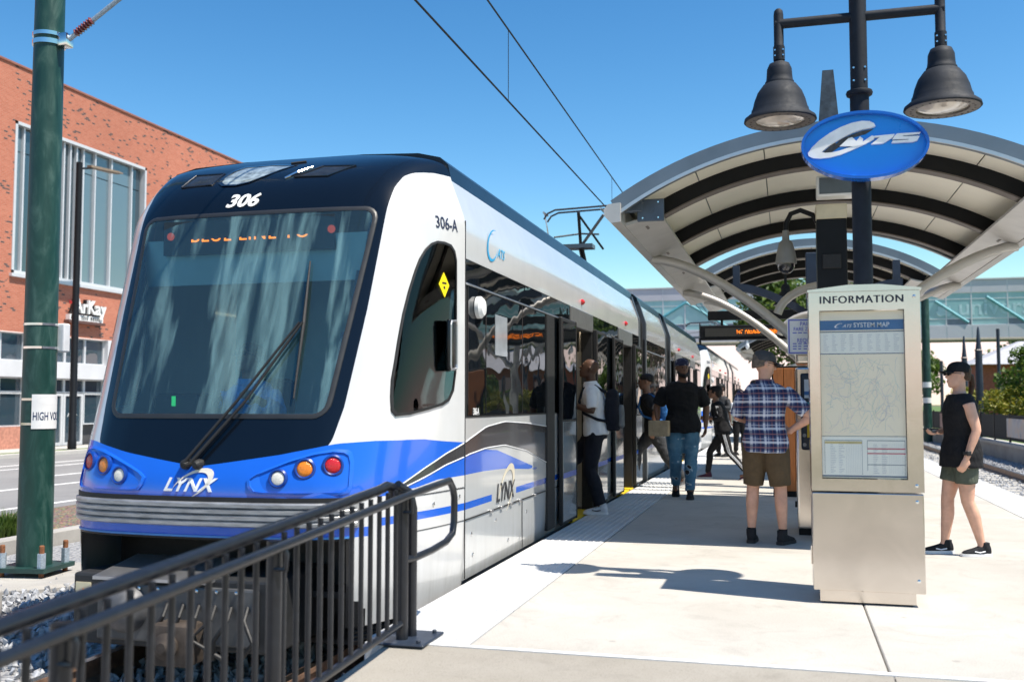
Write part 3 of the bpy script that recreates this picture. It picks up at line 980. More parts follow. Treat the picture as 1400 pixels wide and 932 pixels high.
for (s0, s1) in SECT:
    wall_piece(s0, s1, ZT, 2.925, 1, False, 'upper_panel', .5)
    wall_piece(s0, s1, -.02, 2.96, -1, False, 'side_panel', .5)
    for a, b in split(s0, s1):
        wall_piece(a, b, -.02, ZB, 1, True)
        obj('window_backing', MB().box((XC + 1.27, a, ZB), (XC + 1.317, b, ZT)), 'rubber', train)
        x = XC + 1.317
        obj('band_panel', MB().bev((x - .01, a + .004, ZTR + .012), (x + .010, b - .004, ZT - .004), .004, 1), 'glass_dark', train)
        cuts = {round(SEAM, 2): [7.13, 7.60, 8.74, 9.66, 10.02, 10.85]}.get(round(a, 2))
        if cuts is None:
            n = max(1, round((b - a) / 1.15))
            cuts = [a + .03 + (b - a - .06) * k / n for k in range(n + 1)]
        for c0, c1 in zip(cuts[:-1], cuts[1:]):
            if abs(c0 - 9.66) < .01:
                obj('door_pillar', MB().bev((x - .01, c0, .03), (x + .022, c1 - .03, ZTR), .006, 1), 'rubber', train)
                continue
            pn = obj('window_pane', MB().bev((x - .01, c0 + .010, ZB + .008), (x + .009, c1 - .010, ZTR - .006), .004, 1), 'glass_dark', train)
        obj('band_trim', MB().bev((x - .005, a, ZTR - .003), (x + .016, b, ZTR + .010), .003, 1), 'alu', train)
    # roof of the section
    prof = [(1.213, 2.925), (1.188, 3.05), (1.123, 3.11), (.95, 3.152), (.5, 3.172)]
    full = [(a, b) for a, b in prof] + [(-a, b) for a, b in prof[::-1]]
    m = MB()
    m.loft([[(XC + a, yy, b) for a, b in full] for yy in (s0, s1)], cap=True)
    obj('roof', m, simple('navy roof paint', (.004, .007, .013), .3, 0, .2, 3, coat=.1, spec=.3), train, smooth=30)
    obj('roof_equipment', MB().bev((XC - .7, s0 + 1.6, 3.13), (XC + .7, s1 - .5, 3.205), .03), simple('roof equipment grey', (.03, .035, .045), .5), train)
    obj('floor', MB().box((XC - 1.27, s0, -.12), (XC + 1.27, s1, -.012)), simple('train floor', (.10, .10, .105), .7), train)
    obj('ceiling', MB().box((XC - 1.2, s0 + .05, 2.40), (XC + 1.2, s1 - .05, 2.45)), simple('interior ceiling', (.45, .46, .47), .6), train)
obj('underframe', MB().box((XC - 1.2, 6.3, -.33), (XC + 1.2, YT + .9, -.13)), 'rubber', train)
m = MB()
for k in range(8):
    zz = -.03 - .03 * k
    m.tube([(XC + sideX(y_, .1) - .03 - .012 * k, y_, zz + .02) for y_ in (5.95, 6.2, 6.5, 6.9, 7.5)], .012, 6)
obj('skirt_bellows', m, 'rubber', train)
for k in range(2):
    y0 = (16.25, 19.95)[k]
    m = MB()
    for j in range(8):
        yy = y0 + .7 * (j + .5) / 8
        w = 1.28 if j % 2 else 1.18
        m.loft([[(XC + a * w, yy + dd, b) for a, b in ((-1, -.1), (1, -.1), (1, 2.6), (.88, 2.96), (-.88, 2.96), (-1, 2.6))] for dd in (-.05, .05)])
    obj('bellows', m, 'rubber', train)
    obj('bellows_frame', MB().box((XC - 1.335, y0 - .10, -.02), (XC + 1.335, y0, 2.62)).loft([[(XC + a, yy, b) for a, b in ((-1.335, 2.62), (1.335, 2.62), (1.215, 2.99), (-1.215, 2.99))] for yy in (y0 - .10, y0)]), simple('bellows frame grey', (.10, .11, .12), .4, .4), train)
    obj('bellows_frame', MB().box((XC - 1.335, y0 + .7, -.02), (XC + 1.335, y0 + .8, 2.62)).loft([[(XC + a, yy, b) for a, b in ((-1.335, 2.62), (1.335, 2.62), (1.215, 2.99), (-1.215, 2.99))] for yy in (y0 + .7, y0 + .8)]), simple('bellows frame grey', (.10, .11, .12), .4, .4), train)
# panel joints on the flank
for tab in (SWU, SWL):
    pts_ = [nside(6.15 + .05 * k, interp(6.15 + .05 * k, SWY, tab), .001) for k in range(19)]
    obj('swoosh_edge', MB().tube(pts_, .005, 5), simple('silver pinstripe', (.66, .67, .68), .4), train)
    pts_ = [(XC + 1.326, 7.08 + .1 * k, interp(7.08 + .1 * k, SWY, tab)) for k in range(28)]
    obj('swoosh_edge', MB().tube(pts_, .005, 5), simple('silver pinstripe', (.66, .67, .68), .4), train)
obj('coupler_recess', MB().box((XC - 1.0, 6.30, -.3), (XC + 1.0, 6.34, .5)).box((XC - .85, 5.80, .44), (XC + .85, 6.3, .46)), 'rubber', train)
jm = MB()
x = XC + 1.3265
for (ya, yb, z_) in ((7.08, 10.8, .42), (7.08, 10.8, 1.168), (12.1, 14.15, 1.168)):
    jm.box((x - .004, ya, z_ - .005), (x + .002, yb, z_ + .005))
jm.box((x - .004, SEAM - .005, .0), (x + .0015, SEAM + .005, 2.62))
jm.box((x - .004, 8.73 - .004, .0), (x + .0015, 8.73 + .004, .42))
obj('panel_joint', jm, 'rubber', train)
fm, fm2 = MB(), MB()
for k in range(24):
    y_ = 6.2 + .036 * k
    fm.tube([nside(y_, .655 + .012 * math.sin(k * .02), .0015), nside(y_ + .037, .655, .0015)], .0035, 5)
    fm2.tube([nside(y_, .42, .0015), nside(y_ + .037, .42, .0015)], .003, 5)
obj('panel_joint', fm, 'rubber', train)
obj('panel_joint', fm2, 'rubber', train)
for (y_, z_) in ((6.35, .60), (6.6, .58), (6.98, .60), (7.25, .30), (7.9, .33), (8.3, .12), (7.3, .14), (8.9, .30)):
    p = nside(y_, z_, .0)
    obj('panel_latch', MB().lathe([(.016, -.002), (.016, .004), (.008, .006)], p, 10, 'x'), 'chrome', train)
for y_ in (7.75, 8.05, 8.35, 8.65, 9.2):
    obj('panel_hinge', MB().bev((x - .003, y_ - .035, .405), (x + .012, y_ + .035, .432), .004, 1), 'alu', train)
def fs(y0, z0, off): return lambda u, v_, d: (XC + 1.3265 + off + d, y0 + u, z0 + v_)
def fsu(y0, z0, off): return lambda u, v_, d: nside(y0 + u, z0 + v_, off + d)
obj('number', text_mb('306-A', fsu(6.84, 2.555, .002), .125, 0, .006, sx=.78), simple('navy vinyl', (.015, .022, .06), .5), train)
obj('number', text_mb('306-A', fs(7.33, 1.205, .003), .075, 0, .012, sx=.8), 'white', train)
obj('train_name', text_mb('LYNX', fs(8.16, .535, .002), .21, .25, .012, sx=1.0), simple('charcoal vinyl', (.03, .03, .035), .5), train)
obj('name_swoosh', MB().prism(swoosh(8.2, .55, .30, .15, R(35), R(150), R(-110), .25), fs(0, 0, .0015), 0, .001), simple('faint gold vinyl', (.58, .53, .42), .5), train)
em = obj('transit_emblem', MB().prism(swoosh(7.78, 2.54, .17, .12, R(30), R(35), R(315), .22), fs(0, 0, .002), 0, .001), simple('sky blue vinyl', (.02, .32, .60), .45), train)
obj('emblem_lettering', text_mb('ATS', fs(8.02, 2.50, .002), .11, .3, .006, sx=1.1), simple('pale blue vinyl', (.05, .36, .62), .45), em, wc=False)
# round white sensor, indicator lamps over the doors
sn = obj('door_sensor', MB().lathe([(.085, .0), (.085, .03), (.06, .055), (.001, .062)], (XC + 1.33, 7.36, 2.0), 24, 'x'), 'white', train, smooth=True)
for y_ in (11.47, 14.75, 22.4, 25.8):
    il = obj('door_indicator', MB().lathe([(.035, 0), (.035, .02), (.012, .04)], (XC + 1.325, y_, 2.44), 14, 'x'), 'red_lens', train, smooth=True)
# notice and screen seen behind the first panes
obj('notice', MB().box((XC + 1.326, 7.86, 1.66), (XC + 1.329, 8.22, 1.99)), simple('notice paper behind glass', (.30, .33, .36), .15, coat=.6), train)
# doors: two leaves slid aside, glazed, with frame, plus the open doorway
for (a, b) in DOORS:
    for (y0, y1) in ((a - .72, a - .01), (b + .01, b + .72)):
        d = obj('door_leaf', MB().bev((XC + 1.345, y0, .03), (XC + 1.385, y1, 2.16), .01, 1), 'rubber', train)
        obj('door_glass', MB().bev((XC + 1.38, y0 + .035, 1.10), (XC + 1.391, y1 - .035, 2.12), .004, 1), 'glass_dark', d, wc=False)
        obj('door_lower_panel', MB().bev((XC + 1.38, y0 + .035, .06), (XC + 1.390, y1 - .035, 1.08), .004, 1), simple('door lower panel', (.30, .32, .33), .12, 0, .1, 3, coat=.9), d, wc=False)
        obj('door_stripe', MB().box((XC + 1.3905, y0 + .036, .50), (XC + 1.3915, y1 - .036, .555)), simple('blue vinyl', (.012, .11, .58), .3), d, wc=False)
        obj('door_edge', MB().bev((XC + 1.34, y1 if y0 < a else y0 - .02, .03), (XC + 1.392, (y1 + .02) if y0 < a else y0, 2.16), .006, 1), 'rubber', d, wc=False)
    for yy in (a, b):
        obj('door_frame', MB().bev((XC + 1.20, yy - .03, -.01), (XC + 1.335, yy + .03, 2.2), .006, 1), 'rubber', train)
    obj('door_header', MB().bev((XC + 1.22, a - .03, 2.12), (XC + 1.34, b + .03, ZT), .01, 1), simple('door gear grey', (.2, .2, .2), .4, .6), train)
    obj('door_threshold', MB().bev((XC + 1.15, a, -.03), (XC + 1.345, b, -.004), .004, 1), 'yellow', train)
# a cabin seen through the doors
for (a, b) in DOORS[:2]:
    obj('partition', MB().bev((XC + .55, b + .10, .0), (XC + 1.2, b + .14, 1.9), .01, 1), simple('cream partition', (.60, .59, .54), .4), train)
    obj('grab_pole', MB().tube([(XC + .5, b + .12, 0), (XC + .5, b + .12, 2.4)], .017, 10), 'alu', train)
    obj('grab_pole', MB().tube([(XC + .6, a - .05, 0), (XC + .6, a - .05, 2.4)], .017, 10), 'alu', train)
for y_ in (8.4, 9.2, 12.8, 13.5):
    st = obj('passenger_seat', MB().bev((XC + .35, y_, .38), (XC + 1.15, y_ + .45, .47), .03).bev((XC + .35, y_ + .40, .42), (XC + 1.15, y_ + .47, 1.05), .03), simple('blue seat moquette', (.03, .05, .14), .9), train)
obj('ceiling_light', MB().box((XC + .55, 8.3, 2.385), (XC + .65, 15.8, 2.398)), 'tube_light', train)

# --- driver's cab behind the windscreen
tealw = simple('cab lining', (.16, .26, .30), .7, 0, .15, 2)
obj('cab_bulkhead', MB().box((XC - 1.2, 8.15, -.01), (XC + 1.2, 8.2, 2.39)), simple('dark cab bulkhead', (.15, .33, .39), .7, 0, .15, 2), train)
obj('cab_floor', MB().box((XC - 1.0, 6.05, .02), (XC + 1.0, 7.07, .06)), 'rubber', train)
obj('dashboard', MB().loft([[(XC + s_ * .86, 6.02, 1.05), (XC + s_ * .86, 5.98, 1.14), (XC + s_ * .84, 6.35, 1.20), (XC + s_ * .80, 6.60, 1.17), (XC + s_ * .80, 6.62, 1.0)] for s_ in (-1, -.5, 0, .5, 1)]), simple('pale dashboard', (.55, .62, .62), .5, 0, .1, 3), train)
obj('dash_console', MB().bev((XC - .78, 6.30, 1.17), (XC - .38, 6.62, 1.34), .04, 2), 'rubber', train)
obj('dash_display', MB().box((XC - .605, 6.285, 1.25), (XC - .58, 6.297, 1.32)), 'led_green', train)
obj('visor_panel', MB().add([(XC - .90, 6.34, 2.44), (XC + .90, 6.34, 2.44), (XC + .90, 6.40, 2.12), (XC - .90, 6.40, 2.12), (XC - .90, 6.37, 2.44), (XC + .90, 6.37, 2.44), (XC + .90, 6.43, 2.12), (XC - .90, 6.43, 2.12)], [(0, 1, 2, 3), (7, 6, 5, 4), (0, 4, 5, 1), (1, 5, 6, 2), (2, 6, 7, 3), (3, 7, 4, 0)]), simple('pale visor', (.45, .66, .68), .6, 0, .05, 3), train)
ds = obj('destination_sign', MB().box((XC - .72, 6.32, 2.33), (XC + .62, 6.42, 2.57)), simple('sign housing', (.01, .02, .03), .4), train)
obj('destination_lettering', text_mb('BLUE LINE TO', lambda u, v_, d: (XC - .03 + u, 6.314 - d, 2.455 + v_), .125, 0, .002, sx=1.1, clip=-.018, space=1.1), 'led', ds, wc=False)
for s_ in (-.66, .60):
    obj('marker_lamp', MB().lathe([(.028, 0), (.028, -.008), (.008, -.010)], (XC + s_, 6.32, 2.465), 14, 'y'), 'led_red', ds, wc=False)
seat = obj('driver_seat', MB().bev((XC - .53, 6.68, .72), (XC - .07, 7.1, .84), .04).bev((XC - .53, 7.04, .80), (XC - .07, 7.16, 1.46), .05).bev((XC - .4, 6.7, .05), (XC - .2, 7.0, .74), .02), 'rubber', train)

# --- pantograph on the roof
pan = obj('pantograph', MB().tube([(XC + .1, 18.6, 3.3), (XC + .15, 17.35, 4.02)], .05, 10).tube([(XC + .15, 17.35, 4.02), (XC + .19, 16.95, 4.56)], .028, 8)
          .tube([(XC + .45, 17.9, 4.05), (XC + .2, 16.98, 4.5)], .02, 8), simple('pantograph black', (.02, .02, .022), .5, .4), train)
obj('pantograph_arm', MB().tube([(XC + .15, 17.35, 4.02), (XC + .62, 17.0, 4.50)], .026, 8).tube([(XC - .30, 17.2, 4.18), (XC + .15, 17.35, 4.25), (XC + .5, 17.2, 4.2)], .016, 8).box((XC - .28, 17.2, 3.98), (XC + .38, 17.5, 4.05)), simple('pantograph grey', (.16, .17, .18), .4, .6), pan, wc=False)
for yy in (16.85, 17.12):
    obj('collector_head', MB().tube([(XC - .40, yy, 4.44), (XC - .33, yy, 4.54), (XC - .20, yy, 4.595), (XC + .70, yy, 4.625), (XC + .85, yy, 4.57), (XC + .92, yy, 4.46)], .017, 8), simple('collector strip', (.12, .12, .125), .4, .6), pan, wc=False)
obj('collector_frame', MB().tube([(XC - .40, 16.83, 4.56), (XC - .40, 17.14, 4.56)], .02, 6).tube([(XC + .6, 16.83, 4.58), (XC + .6, 17.14, 4.58)], .02, 6).tube([(XC - .42, 17, 4.56), (XC - .38, 17, 4.35), (XC - .35, 17.1, 4.0)], .012, 6), 'alu', pan, wc=False)

train2 = copy_tree(train)
train2.location.y += 25.4
train2['label'] = 'second light rail train coupled behind the front train, seen far off'

# ================================================================== PLATFORM SHELTER
XM, GW = .44, 1.85                     # shelter centre line and half width
RA = 3.34
def arcz(x, zt): return zt - RA + math.sqrt(RA * RA - (x - XM) ** 2)
def arch_strip(zt, y0, y1, x0, x1, d0, d1, n=16):
    m = MB()
    rg = []
    for i in range(n + 1):
        x = x0 + (x1 - x0) * i / n
        z_ = arcz(x, zt)
        nx, nz = (x - XM) / RA, (z_ - (zt - RA)) / RA
        rg.append([(x + nx * d0, y0, z_ + nz * d0), (x + nx * d1, y0, z_ + nz * d1), (x + nx * d1, y1, z_ + nz * d1), (x + nx * d0, y1, z_ + nz * d0)])
    return m.loft(rg)
def canopy(label, zt, y0, y1, ribs, gut, struts, arms=()):
    c = thing('platform_canopy', label, 'canopy', (XM, y0, 0))
    # soffit panels between the ribs, each its own piece
    edges = [y0 + .10] + list(ribs) + [y1 - .05]
    nx = 6
    for a, b in zip(edges[:-1], edges[1:]):
        for i in range(nx):
            xa, xb = XM - GW + .06 + (2 * GW - .12) * i / nx, XM - GW + .06 + (2 * GW - .12) * (i + 1) / nx
            obj('soffit_panel', arch_strip(zt, a + .004, b - .004, xa + .005, xb - .005, -.012, .0, 5), 'soffit', c, smooth=30)
    obj('roof_sheet', arch_strip(zt, y0 + .02, y1, XM - GW, XM + GW, .02, .06, 30), 'fascia', c, smooth=30)
    obj('fascia', arch_strip(zt, y0 - .02, y0 + .09, XM - GW - .02, XM + GW + .02, -.035, .10, 34), 'fascia', c, smooth=30)
    obj('fascia_trim', arch_strip(zt, y0 - .035, y0 - .02, XM - GW - .02, XM + GW + .02, -.05, -.02, 34), 'alu', c, smooth=30)
    obj('fascia', arch_strip(zt, y1, y1 + .08, XM - GW - .02, XM + GW + .02, -.035, .10, 34), 'fascia', c, smooth=30)
    for r_ in ribs:
        rb = obj('rib', arch_strip(zt, r_ - .05, r_ + .05, XM - GW + .08, XM + GW - .08, -.150, -.013, 30), 'dark_steel', c, smooth=30)
        obj('rib_flange', arch_strip(zt, r_ - .075, r_ + .075, XM - GW + .08, XM + GW - .08, -.162, -.150, 30), simple('rib flange brown', (.11, .088, .075), .5), rb, smooth=30, wc=False)
    for s in (-1, 1):
        xg, zg = XM + s * (GW + .0), arcz(XM + s * GW, zt) - .02
        m = MB().loft([[(xg + s * a, yy, zg + b) for a, b in ((-.02, -.11), (.06, -.12), (.12, -.06), (.13, .0), (.09, .05), (-.02, .06))] for yy in (gut[0], gut[1])])
        g = obj('gutter_beam', m, 'silver', c, smooth=50)
        obj('gutter_plate', MB().loft([[(xg - s * a, yy, zg + b) for a, b in ((.02, -.10), (.34, -.01), (.345, .01), (.02, -.07))] for yy in (gut[0] + .3, gut[1])]), 'silver', g, wc=False)
        for ys in struts:
            zt_s = zg - .10
            pts = []
            # curved strut from the gutter down to the central column
            for k in range(15):
                u = k / 14
                x = xg + (XM + s * .04 - xg) * u
                pts.append((x, ys, zt_s - .02 - 1.22 * u ** 1.62))
            obj('strut', MB().tube([(xg, ys, zt_s + .07), (xg, ys, zt_s)] , .05, 12).tube(pts, .052, 14), 'silver', c, smooth=True)
    for ys in struts:
        pts = [(XM + .52 * math.sin(a), ys, 2.18 + .34 * math.cos(a)) for a in [R(-82 + 164 * k / 14) for k in range(15)]]
        obj('brace_arch', MB().tube(pts, .045, 12), 'silver', c, smooth=True)
        obj('column', MB().lathe([(.16, 0), (.16, .03), (.085, .04), (.085, 2.6)], (XM, ys, 0), 20), 'silver', c, smooth=30)
    for ya in arms:
        cl = obj('central_post', MB().bev((XM - .13, ya - .1, 0), (XM + .13, ya + .1, 3.5), .012), 'navy_steel', c)
        for s in (-1, 1):
            pts = [(XM + s * (.12 + 1.1 * k / 10), 2.60 + .42 * math.sin(PI / 2 * k / 10)) for k in range(11)]
            m = MB().loft([[(x, ya - .06, z_ - .06), (x, ya + .06, z_ - .06), (x, ya + .06, z_ + .06), (x, ya - .06, z_ + .06)] for x, z_ in pts])
            m.box((XM + s * 1.14 - .05, ya - .055, 2.97), (XM + s * 1.14 + .05, ya + .055, arcz(XM + 1.14, zt) - .01))
            obj('bracket_arm', m, 'navy_steel', cl, wc=False)
    return c
canopy1 = canopy('arched beige and black shelter canopy nearest the viewer', 3.56, 8.85, 13.8, (9.45, 11.15, 12.9), (8.78, 16.6), (11.15, 14.63), (15.6,))
canopy2 = canopy('second arched shelter canopy behind the nearest one', 3.82, 16.85, 21.0, (17.3, 18.6, 19.9), (16.8, 21.0), (18.6,), ())
canopy3 = canopy('farthest arched shelter canopy down the platform', 3.60, 33.0, 39.0, (33.6, 35, 36.5, 38), (33, 39), (34, 38), ())
# plate bracket at the front left corner
obj('corner_bracket', MB().bev((-1.27, 8.99, 2.90), (-1.03, 9.02, 3.10), .006, 1).bev((-1.45, 8.97, 2.99), (-1.22, 9.05, 3.14), .008, 1).lathe([(.022, -.0), (.022, -.012)], (-1.14, 8.99, 3.0), 12, 'y'), 'slate', canopy1)
for xx, zz in ((-1.22, 2.93), (-1.22, 3.07), (-1.08, 2.93), (-1.08, 3.07)):
    obj('bracket_bolt', MB().lathe([(.008, 0), (.008, -.008)], (xx, 8.99, zz), 8, 'y'), 'chrome', canopy1)

# dark equipment column with its cap, floodlight box and fin through the roof
ec = thing('equipment_column', 'tall black square column with beige cap behind the lamp post', 'column', (XM, 9.9, 0))
obj('shaft', MB().bev((.30, 9.80, 0), (.57, 10.1, 2.99), .01), 'dark_steel', ec)
obj('cap', MB().bev((.295, 9.79, 2.99), (.575, 10.11, 3.13), .012), 'beige', ec)
obj('junction_box', MB().bev((.345, 9.785, 2.52), (.515, 9.80, 2.66), .01), 'rubber', ec)
fl = thing('floodlight', 'white framed floodlight box hanging under the canopy behind the oval sign', 'light', (.46, 9.7, 3.15))
obj('housing', MB().bev((.30, 9.62, 3.17), (.64, 9.82, 3.36), .012), 'white', fl)
obj('lens', MB().box((.325, 9.612, 3.19), (.615, 9.622, 3.34)), simple('flood lens grey', (.12, .13, .14), .2), fl)
obj('hanger', MB().box((.44, 9.7, 3.36), (.50, 9.76, 3.5)), 'dark_steel', fl)
fin = thing('roof_fin', 'dark tapered steel fin rising above the nearest canopy', 'fin', (.42, 9.9, 3.5))
m = MB()
m.loft([[(.43 - w, 9.9 - d, z_), (.43 + w, 9.9 - d, z_), (.43 + w, 9.9 + d, z_), (.43 - w, 9.9 + d, z_)] for w, d, z_ in ((.115, .09, 3.5), (.085, .07, 4.0), (.05, .05, 4.42))])
obj('blade', m, simple('mottled slate steel', (.045, .06, .075), .5, .2, .5, 14), fin)
# dome camera on a gooseneck
cc = thing('dome_camera', 'grey dome security camera on a black gooseneck arm beside the column', 'camera', (.02, 10, 2.6))
obj('gooseneck', MB().tube([(.32, 9.95, 2.98), (.27, 9.95, 3.06), (.16, 9.95, 3.11), (.07, 9.95, 3.08), (.025, 9.95, 2.99), (.02, 9.95, 2.86)], .024, 12), 'dark_steel', cc, smooth=True)
obj('housing', MB().lathe([(.03, .26), (.035, .17), (.06, .15), (.085, .06), (.098, -.03), (.10, -.06), (.085, -.065)], (.02, 9.95, 2.66), 26), simple('camera housing grey', (.20, .19, .17), .5), cc, smooth=True)
obj('dome', MB().lathe([(.08, 0), (.078, -.03), (.062, -.065), (.035, -.085), (.001, -.092)], (.02, 9.95, 2.595), 22), simple('smoked dome', (.02, .02, .025), .06, coat=.8), cc, smooth=True)
# bell lamps hanging under the second canopy
def bell(parent, cx, cy, cz, s=1., mat='lamp_paint', lit=True):
    """bell shade with neck, collar, rim and lens; cz is the rim height"""
    prof = [(.035, .47), (.042, .455), (.075, .44), (.092, .40), (.096, .34), (.10, .31), (.108, .30), (.108, .285), (.125, .275), (.165, .22), (.19, .155), (.205, .095), (.212, .085), (.215, .06), (.265, .02), (.27, .0), (.262, -.008), (.20, .006), (.195, .03)]
    sh = obj('shade', MB().lathe([(a * s, b * s) for a, b in prof], (cx, cy, cz), 40, cap=False), mat, parent, smooth=50)
    obj('lens_ring', MB().lathe([(.262 * s, -.006 * s), (.225 * s, -.012 * s), (.185 * s, -.008 * s), (.18 * s, .01 * s)], (cx, cy, cz), 40, cap=False), simple('ring brown grey', (.11, .095, .085), .5), sh, smooth=True, wc=False)
    obj('lens', MB().lathe([(.18 * s, .004 * s), (.12 * s, -.018 * s), (.06 * s, -.024 * s), (.001, -.026 * s)], (cx, cy, cz), 32), simple('lamp lens glass', (.62, .55, .47), .07, .0, .25, 9, coat=.9) if lit else 'clear_lens', sh, smooth=True, wc=False)
    if s > .9:
        for k in range(24):
            a = 2 * PI * k / 24
            obj('vent_hole', MB().lathe([(.007, 0), (.007, -.002)], (cx + .205 * math.cos(a), cy + .205 * math.sin(a), cz - .0105), 6), 'rubber', sh, wc=False)
    return sh
for (x, y, lb) in ((.02, 17.9, 'bell lamp hanging under the second canopy left of its post'), (.95, 17.9, 'bell lamp hanging under the second canopy right of its post')):
    b = thing('hanging_lamp', lb, 'lamp', (x, y, 2.9), group='bell lamps under the shelter')
    bell(b, x, y, 2.95, .8)
    obj('stem', MB().tube([(x, y, 3.30), (x, y, 3.62)], .025, 10), 'lamp_paint', b)

# ================================================================== DOUBLE LAMP POST WITH OVAL SIGN
XP, YP = .525, 7.3
lp = thing('lamp_post', 'charcoal double-arm lamp post behind the information kiosk', 'lamp post', (XP, YP, 0))
obj('pole', MB().lathe([(.13, 0), (.13, .04), (.07, .06), (.066, .1), (.064, 3.42)], (XP, YP, 0), 24), 'lamp_paint', lp, smooth=30)
obj('collar', MB().lathe([(.064, 3.40), (.085, 3.405), (.09, 3.42), (.085, 3.435), (.07, 3.44)], (XP, YP, 0), 24), 'lamp_paint', lp, smooth=40)
obj('upper_pole', MB().lathe([(.058, 3.42), (.058, 4.35), (.04, 4.37)], (XP, YP, 0), 24), 'lamp_paint', lp, smooth=30)
obj('crossbar', MB().tube([(XP - .56, YP, 3.965), (XP + .56, YP, 3.965)], .034, 16), 'lamp_paint', lp, smooth=True)
for s in (-1, 1):
    xx = XP + s * .535
    a = obj('arm', MB().lathe([(.037, 3.78), (.04, 3.80), (.034, 3.81), (.034, 4.03), (.03, 4.06), (.016, 4.075)], (xx, YP, 0), 18).lathe([(.040, 3.70), (.040, 3.80)], (xx, YP, 0), 18), 'lamp_paint', lp, smooth=40)
    for dz in (3.73, 3.77):
        for dx in (-.028, .028):
            obj('set_screw', MB().lathe([(.006, 0), (.006, -.006)], (xx + dx, YP - .03, dz), 8, 'y'), 'chrome', a, wc=False)
    bell(lp, xx, YP, 3.27 + .005 * s, .93)
for dz in (3.50, 3.59):
    for dx in (-.038, .038):
        obj('set_screw', MB().lathe([(.007, 0), (.007, -.008)], (XP + dx, YP - .045, dz), 8, 'y'), 'chrome', lp)
# oval sign on the pole
sg = thing('oval_sign', 'blue oval transit sign with white emblem on the lamp post', 'sign', (XP, YP, 3.0))
SX, SZ, YS = .535, 3.005, 7.13
def ell(a, b, n=64): return [(a * math.cos(2 * PI * k / n), b * math.sin(2 * PI * k / n)) for k in range(n)]
sf = lambda off: (lambda u, v_, d: (SX + u + v_ * .0, YS - off - d + u * .03, SZ + v_ - u * .02))
obj('panel', MB().prism(ell(.405, .225), sf(0), -.045, .0), simple('sign blue', (.0, .27, .88), .3, 0, .04, 3, coat=.4), sg, smooth=30)
e1, e2 = ell(.41, .232), ell(.392, .214)
obj('rim', MB().loft([[sf(0)(u, v_, -.05) for u, v_ in e1], [sf(0)(u, v_, .055) for u, v_ in e1], [sf(0)(u, v_, .055) for u, v_ in e2], [sf(0)(u, v_, -.002) for u, v_ in e2]], cap=False), simple('sign rim blue', (.002, .11, .52), .25, coat=.5), sg, smooth=30)
wl = simple('white sign letter', (.90, .90, .89), .4)
def pm(x, y): return ((x - 680) / 1320 * .83, -(y - 425) / 760 * .46 + .0)
C_out = [(800, 215), (785, 180), (740, 155), (660, 148), (560, 165), (440, 210), (330, 270), (220, 350), (140, 430), (100, 490), (105, 525), (150, 550), (230, 558), (330, 548), (440, 520), (560, 470), (680, 415), (600, 420), (520, 445), (430, 475), (350, 492), (280, 495), (245, 485), (260, 465), (320, 415), (400, 365), (480, 318), (570, 275), (660, 245), (740, 232)]
obj('emblem_letter', MB().prism([pm(*p) for p in C_out], sf(.0), .004, .028), wl, sg)
obj('emblem_letter', MB().prism([pm(*p) for p in [(430, 425), (520, 340), (560, 330), (600, 375), (640, 325), (672, 355), (665, 385), (760, 320), (790, 330), (780, 360), (690, 412), (640, 425), (560, 432)]], sf(.0), .004, .030), wl, sg)
obj('emblem_letter', MB().prism([pm(*p) for p in [(790, 325), (990, 312), (975, 345), (900, 395), (870, 412), (750, 416), (800, 375), (840, 340), (785, 342)]], sf(.0), .004, .030), wl, sg)
obj('emblem_letter', MB().prism([pm(*p) for p in [(1015, 308), (1250, 302), (1240, 322), (1080, 332), (1070, 342), (1240, 344), (1215, 395), (1170, 408), (955, 410), (970, 388), (1120, 382), (1130, 374), (965, 372), (990, 330)]], sf(.0), .004, .030), wl, sg)
obj('emblem_skyline', MB().prism([pm(*p) for p in [(245, 488), (330, 415), (380, 375), (400, 385), (430, 352), (480, 325), (560, 290), (660, 255), (785, 235), (700, 290), (640, 305), (560, 330), (490, 380), (420, 430), (350, 480), (290, 492)]], sf(.0), .001, .006), simple('skyline charcoal', (.05, .05, .055), .5, 0, .6, 60), sg)
obj('bracket', MB().box((SX - .05, YS + .03, SZ - .12), (SX + .05, YP, SZ + .12)), 'lamp_paint', sg)

# ================================================================== INFORMATION KIOSK
KX0, KX1, KY = .150, .825, 6.80
ks = thing('information_kiosk', 'stainless steel information kiosk with system map poster', 'kiosk', ((KX0 + KX1) / 2, KY + .2, 0))
KD = .40
obj('plinth', MB().box((KX0 + .04, KY + .03, 0.012), (KX1 - .06, KY + KD - .04, .09)), 'stainless', ks)
obj('foot', MB().box((KX0 + .06, KY + .04, 0), (KX1 - .08, KY + KD - .05, .012)), 'rubber', ks)
obj('lower_door', MB().bev((KX0, KY, .085), (KX1 - .005, KY + KD, .702), .006, 2), 'stainless', ks)
up = MB()
fr_ = .055
for a, b in (((KX0, KY, .712), (KX0 + fr_ + .01, KY + KD, 1.985)), ((KX1 - .095, KY, .712), (KX1, KY + KD, 1.985)), ((KX0 + fr_ + .01, KY, .712), (KX1 - .095, KY + KD, .79)), ((KX0 + fr_ + .01, KY, 1.865), (KX1 - .095, KY + KD, 1.985))):
    up.box(a, b)
obj('upper_door', up, 'stainless', ks)
obj('top_cap', MB().loft([[(KX0 - .008, yy, 1.986), (KX1 + .008, yy, 1.986), (KX1 + .008, yy, 2.0), ((KX0 + KX1) / 2 + .1, yy, 2.028), ((KX0 + KX1) / 2 - .1, yy, 2.028), (KX0 - .008, yy, 2.0)] for yy in (KY - .012, KY + KD + .01)]), 'stainless', ks)
hd_ = MB()
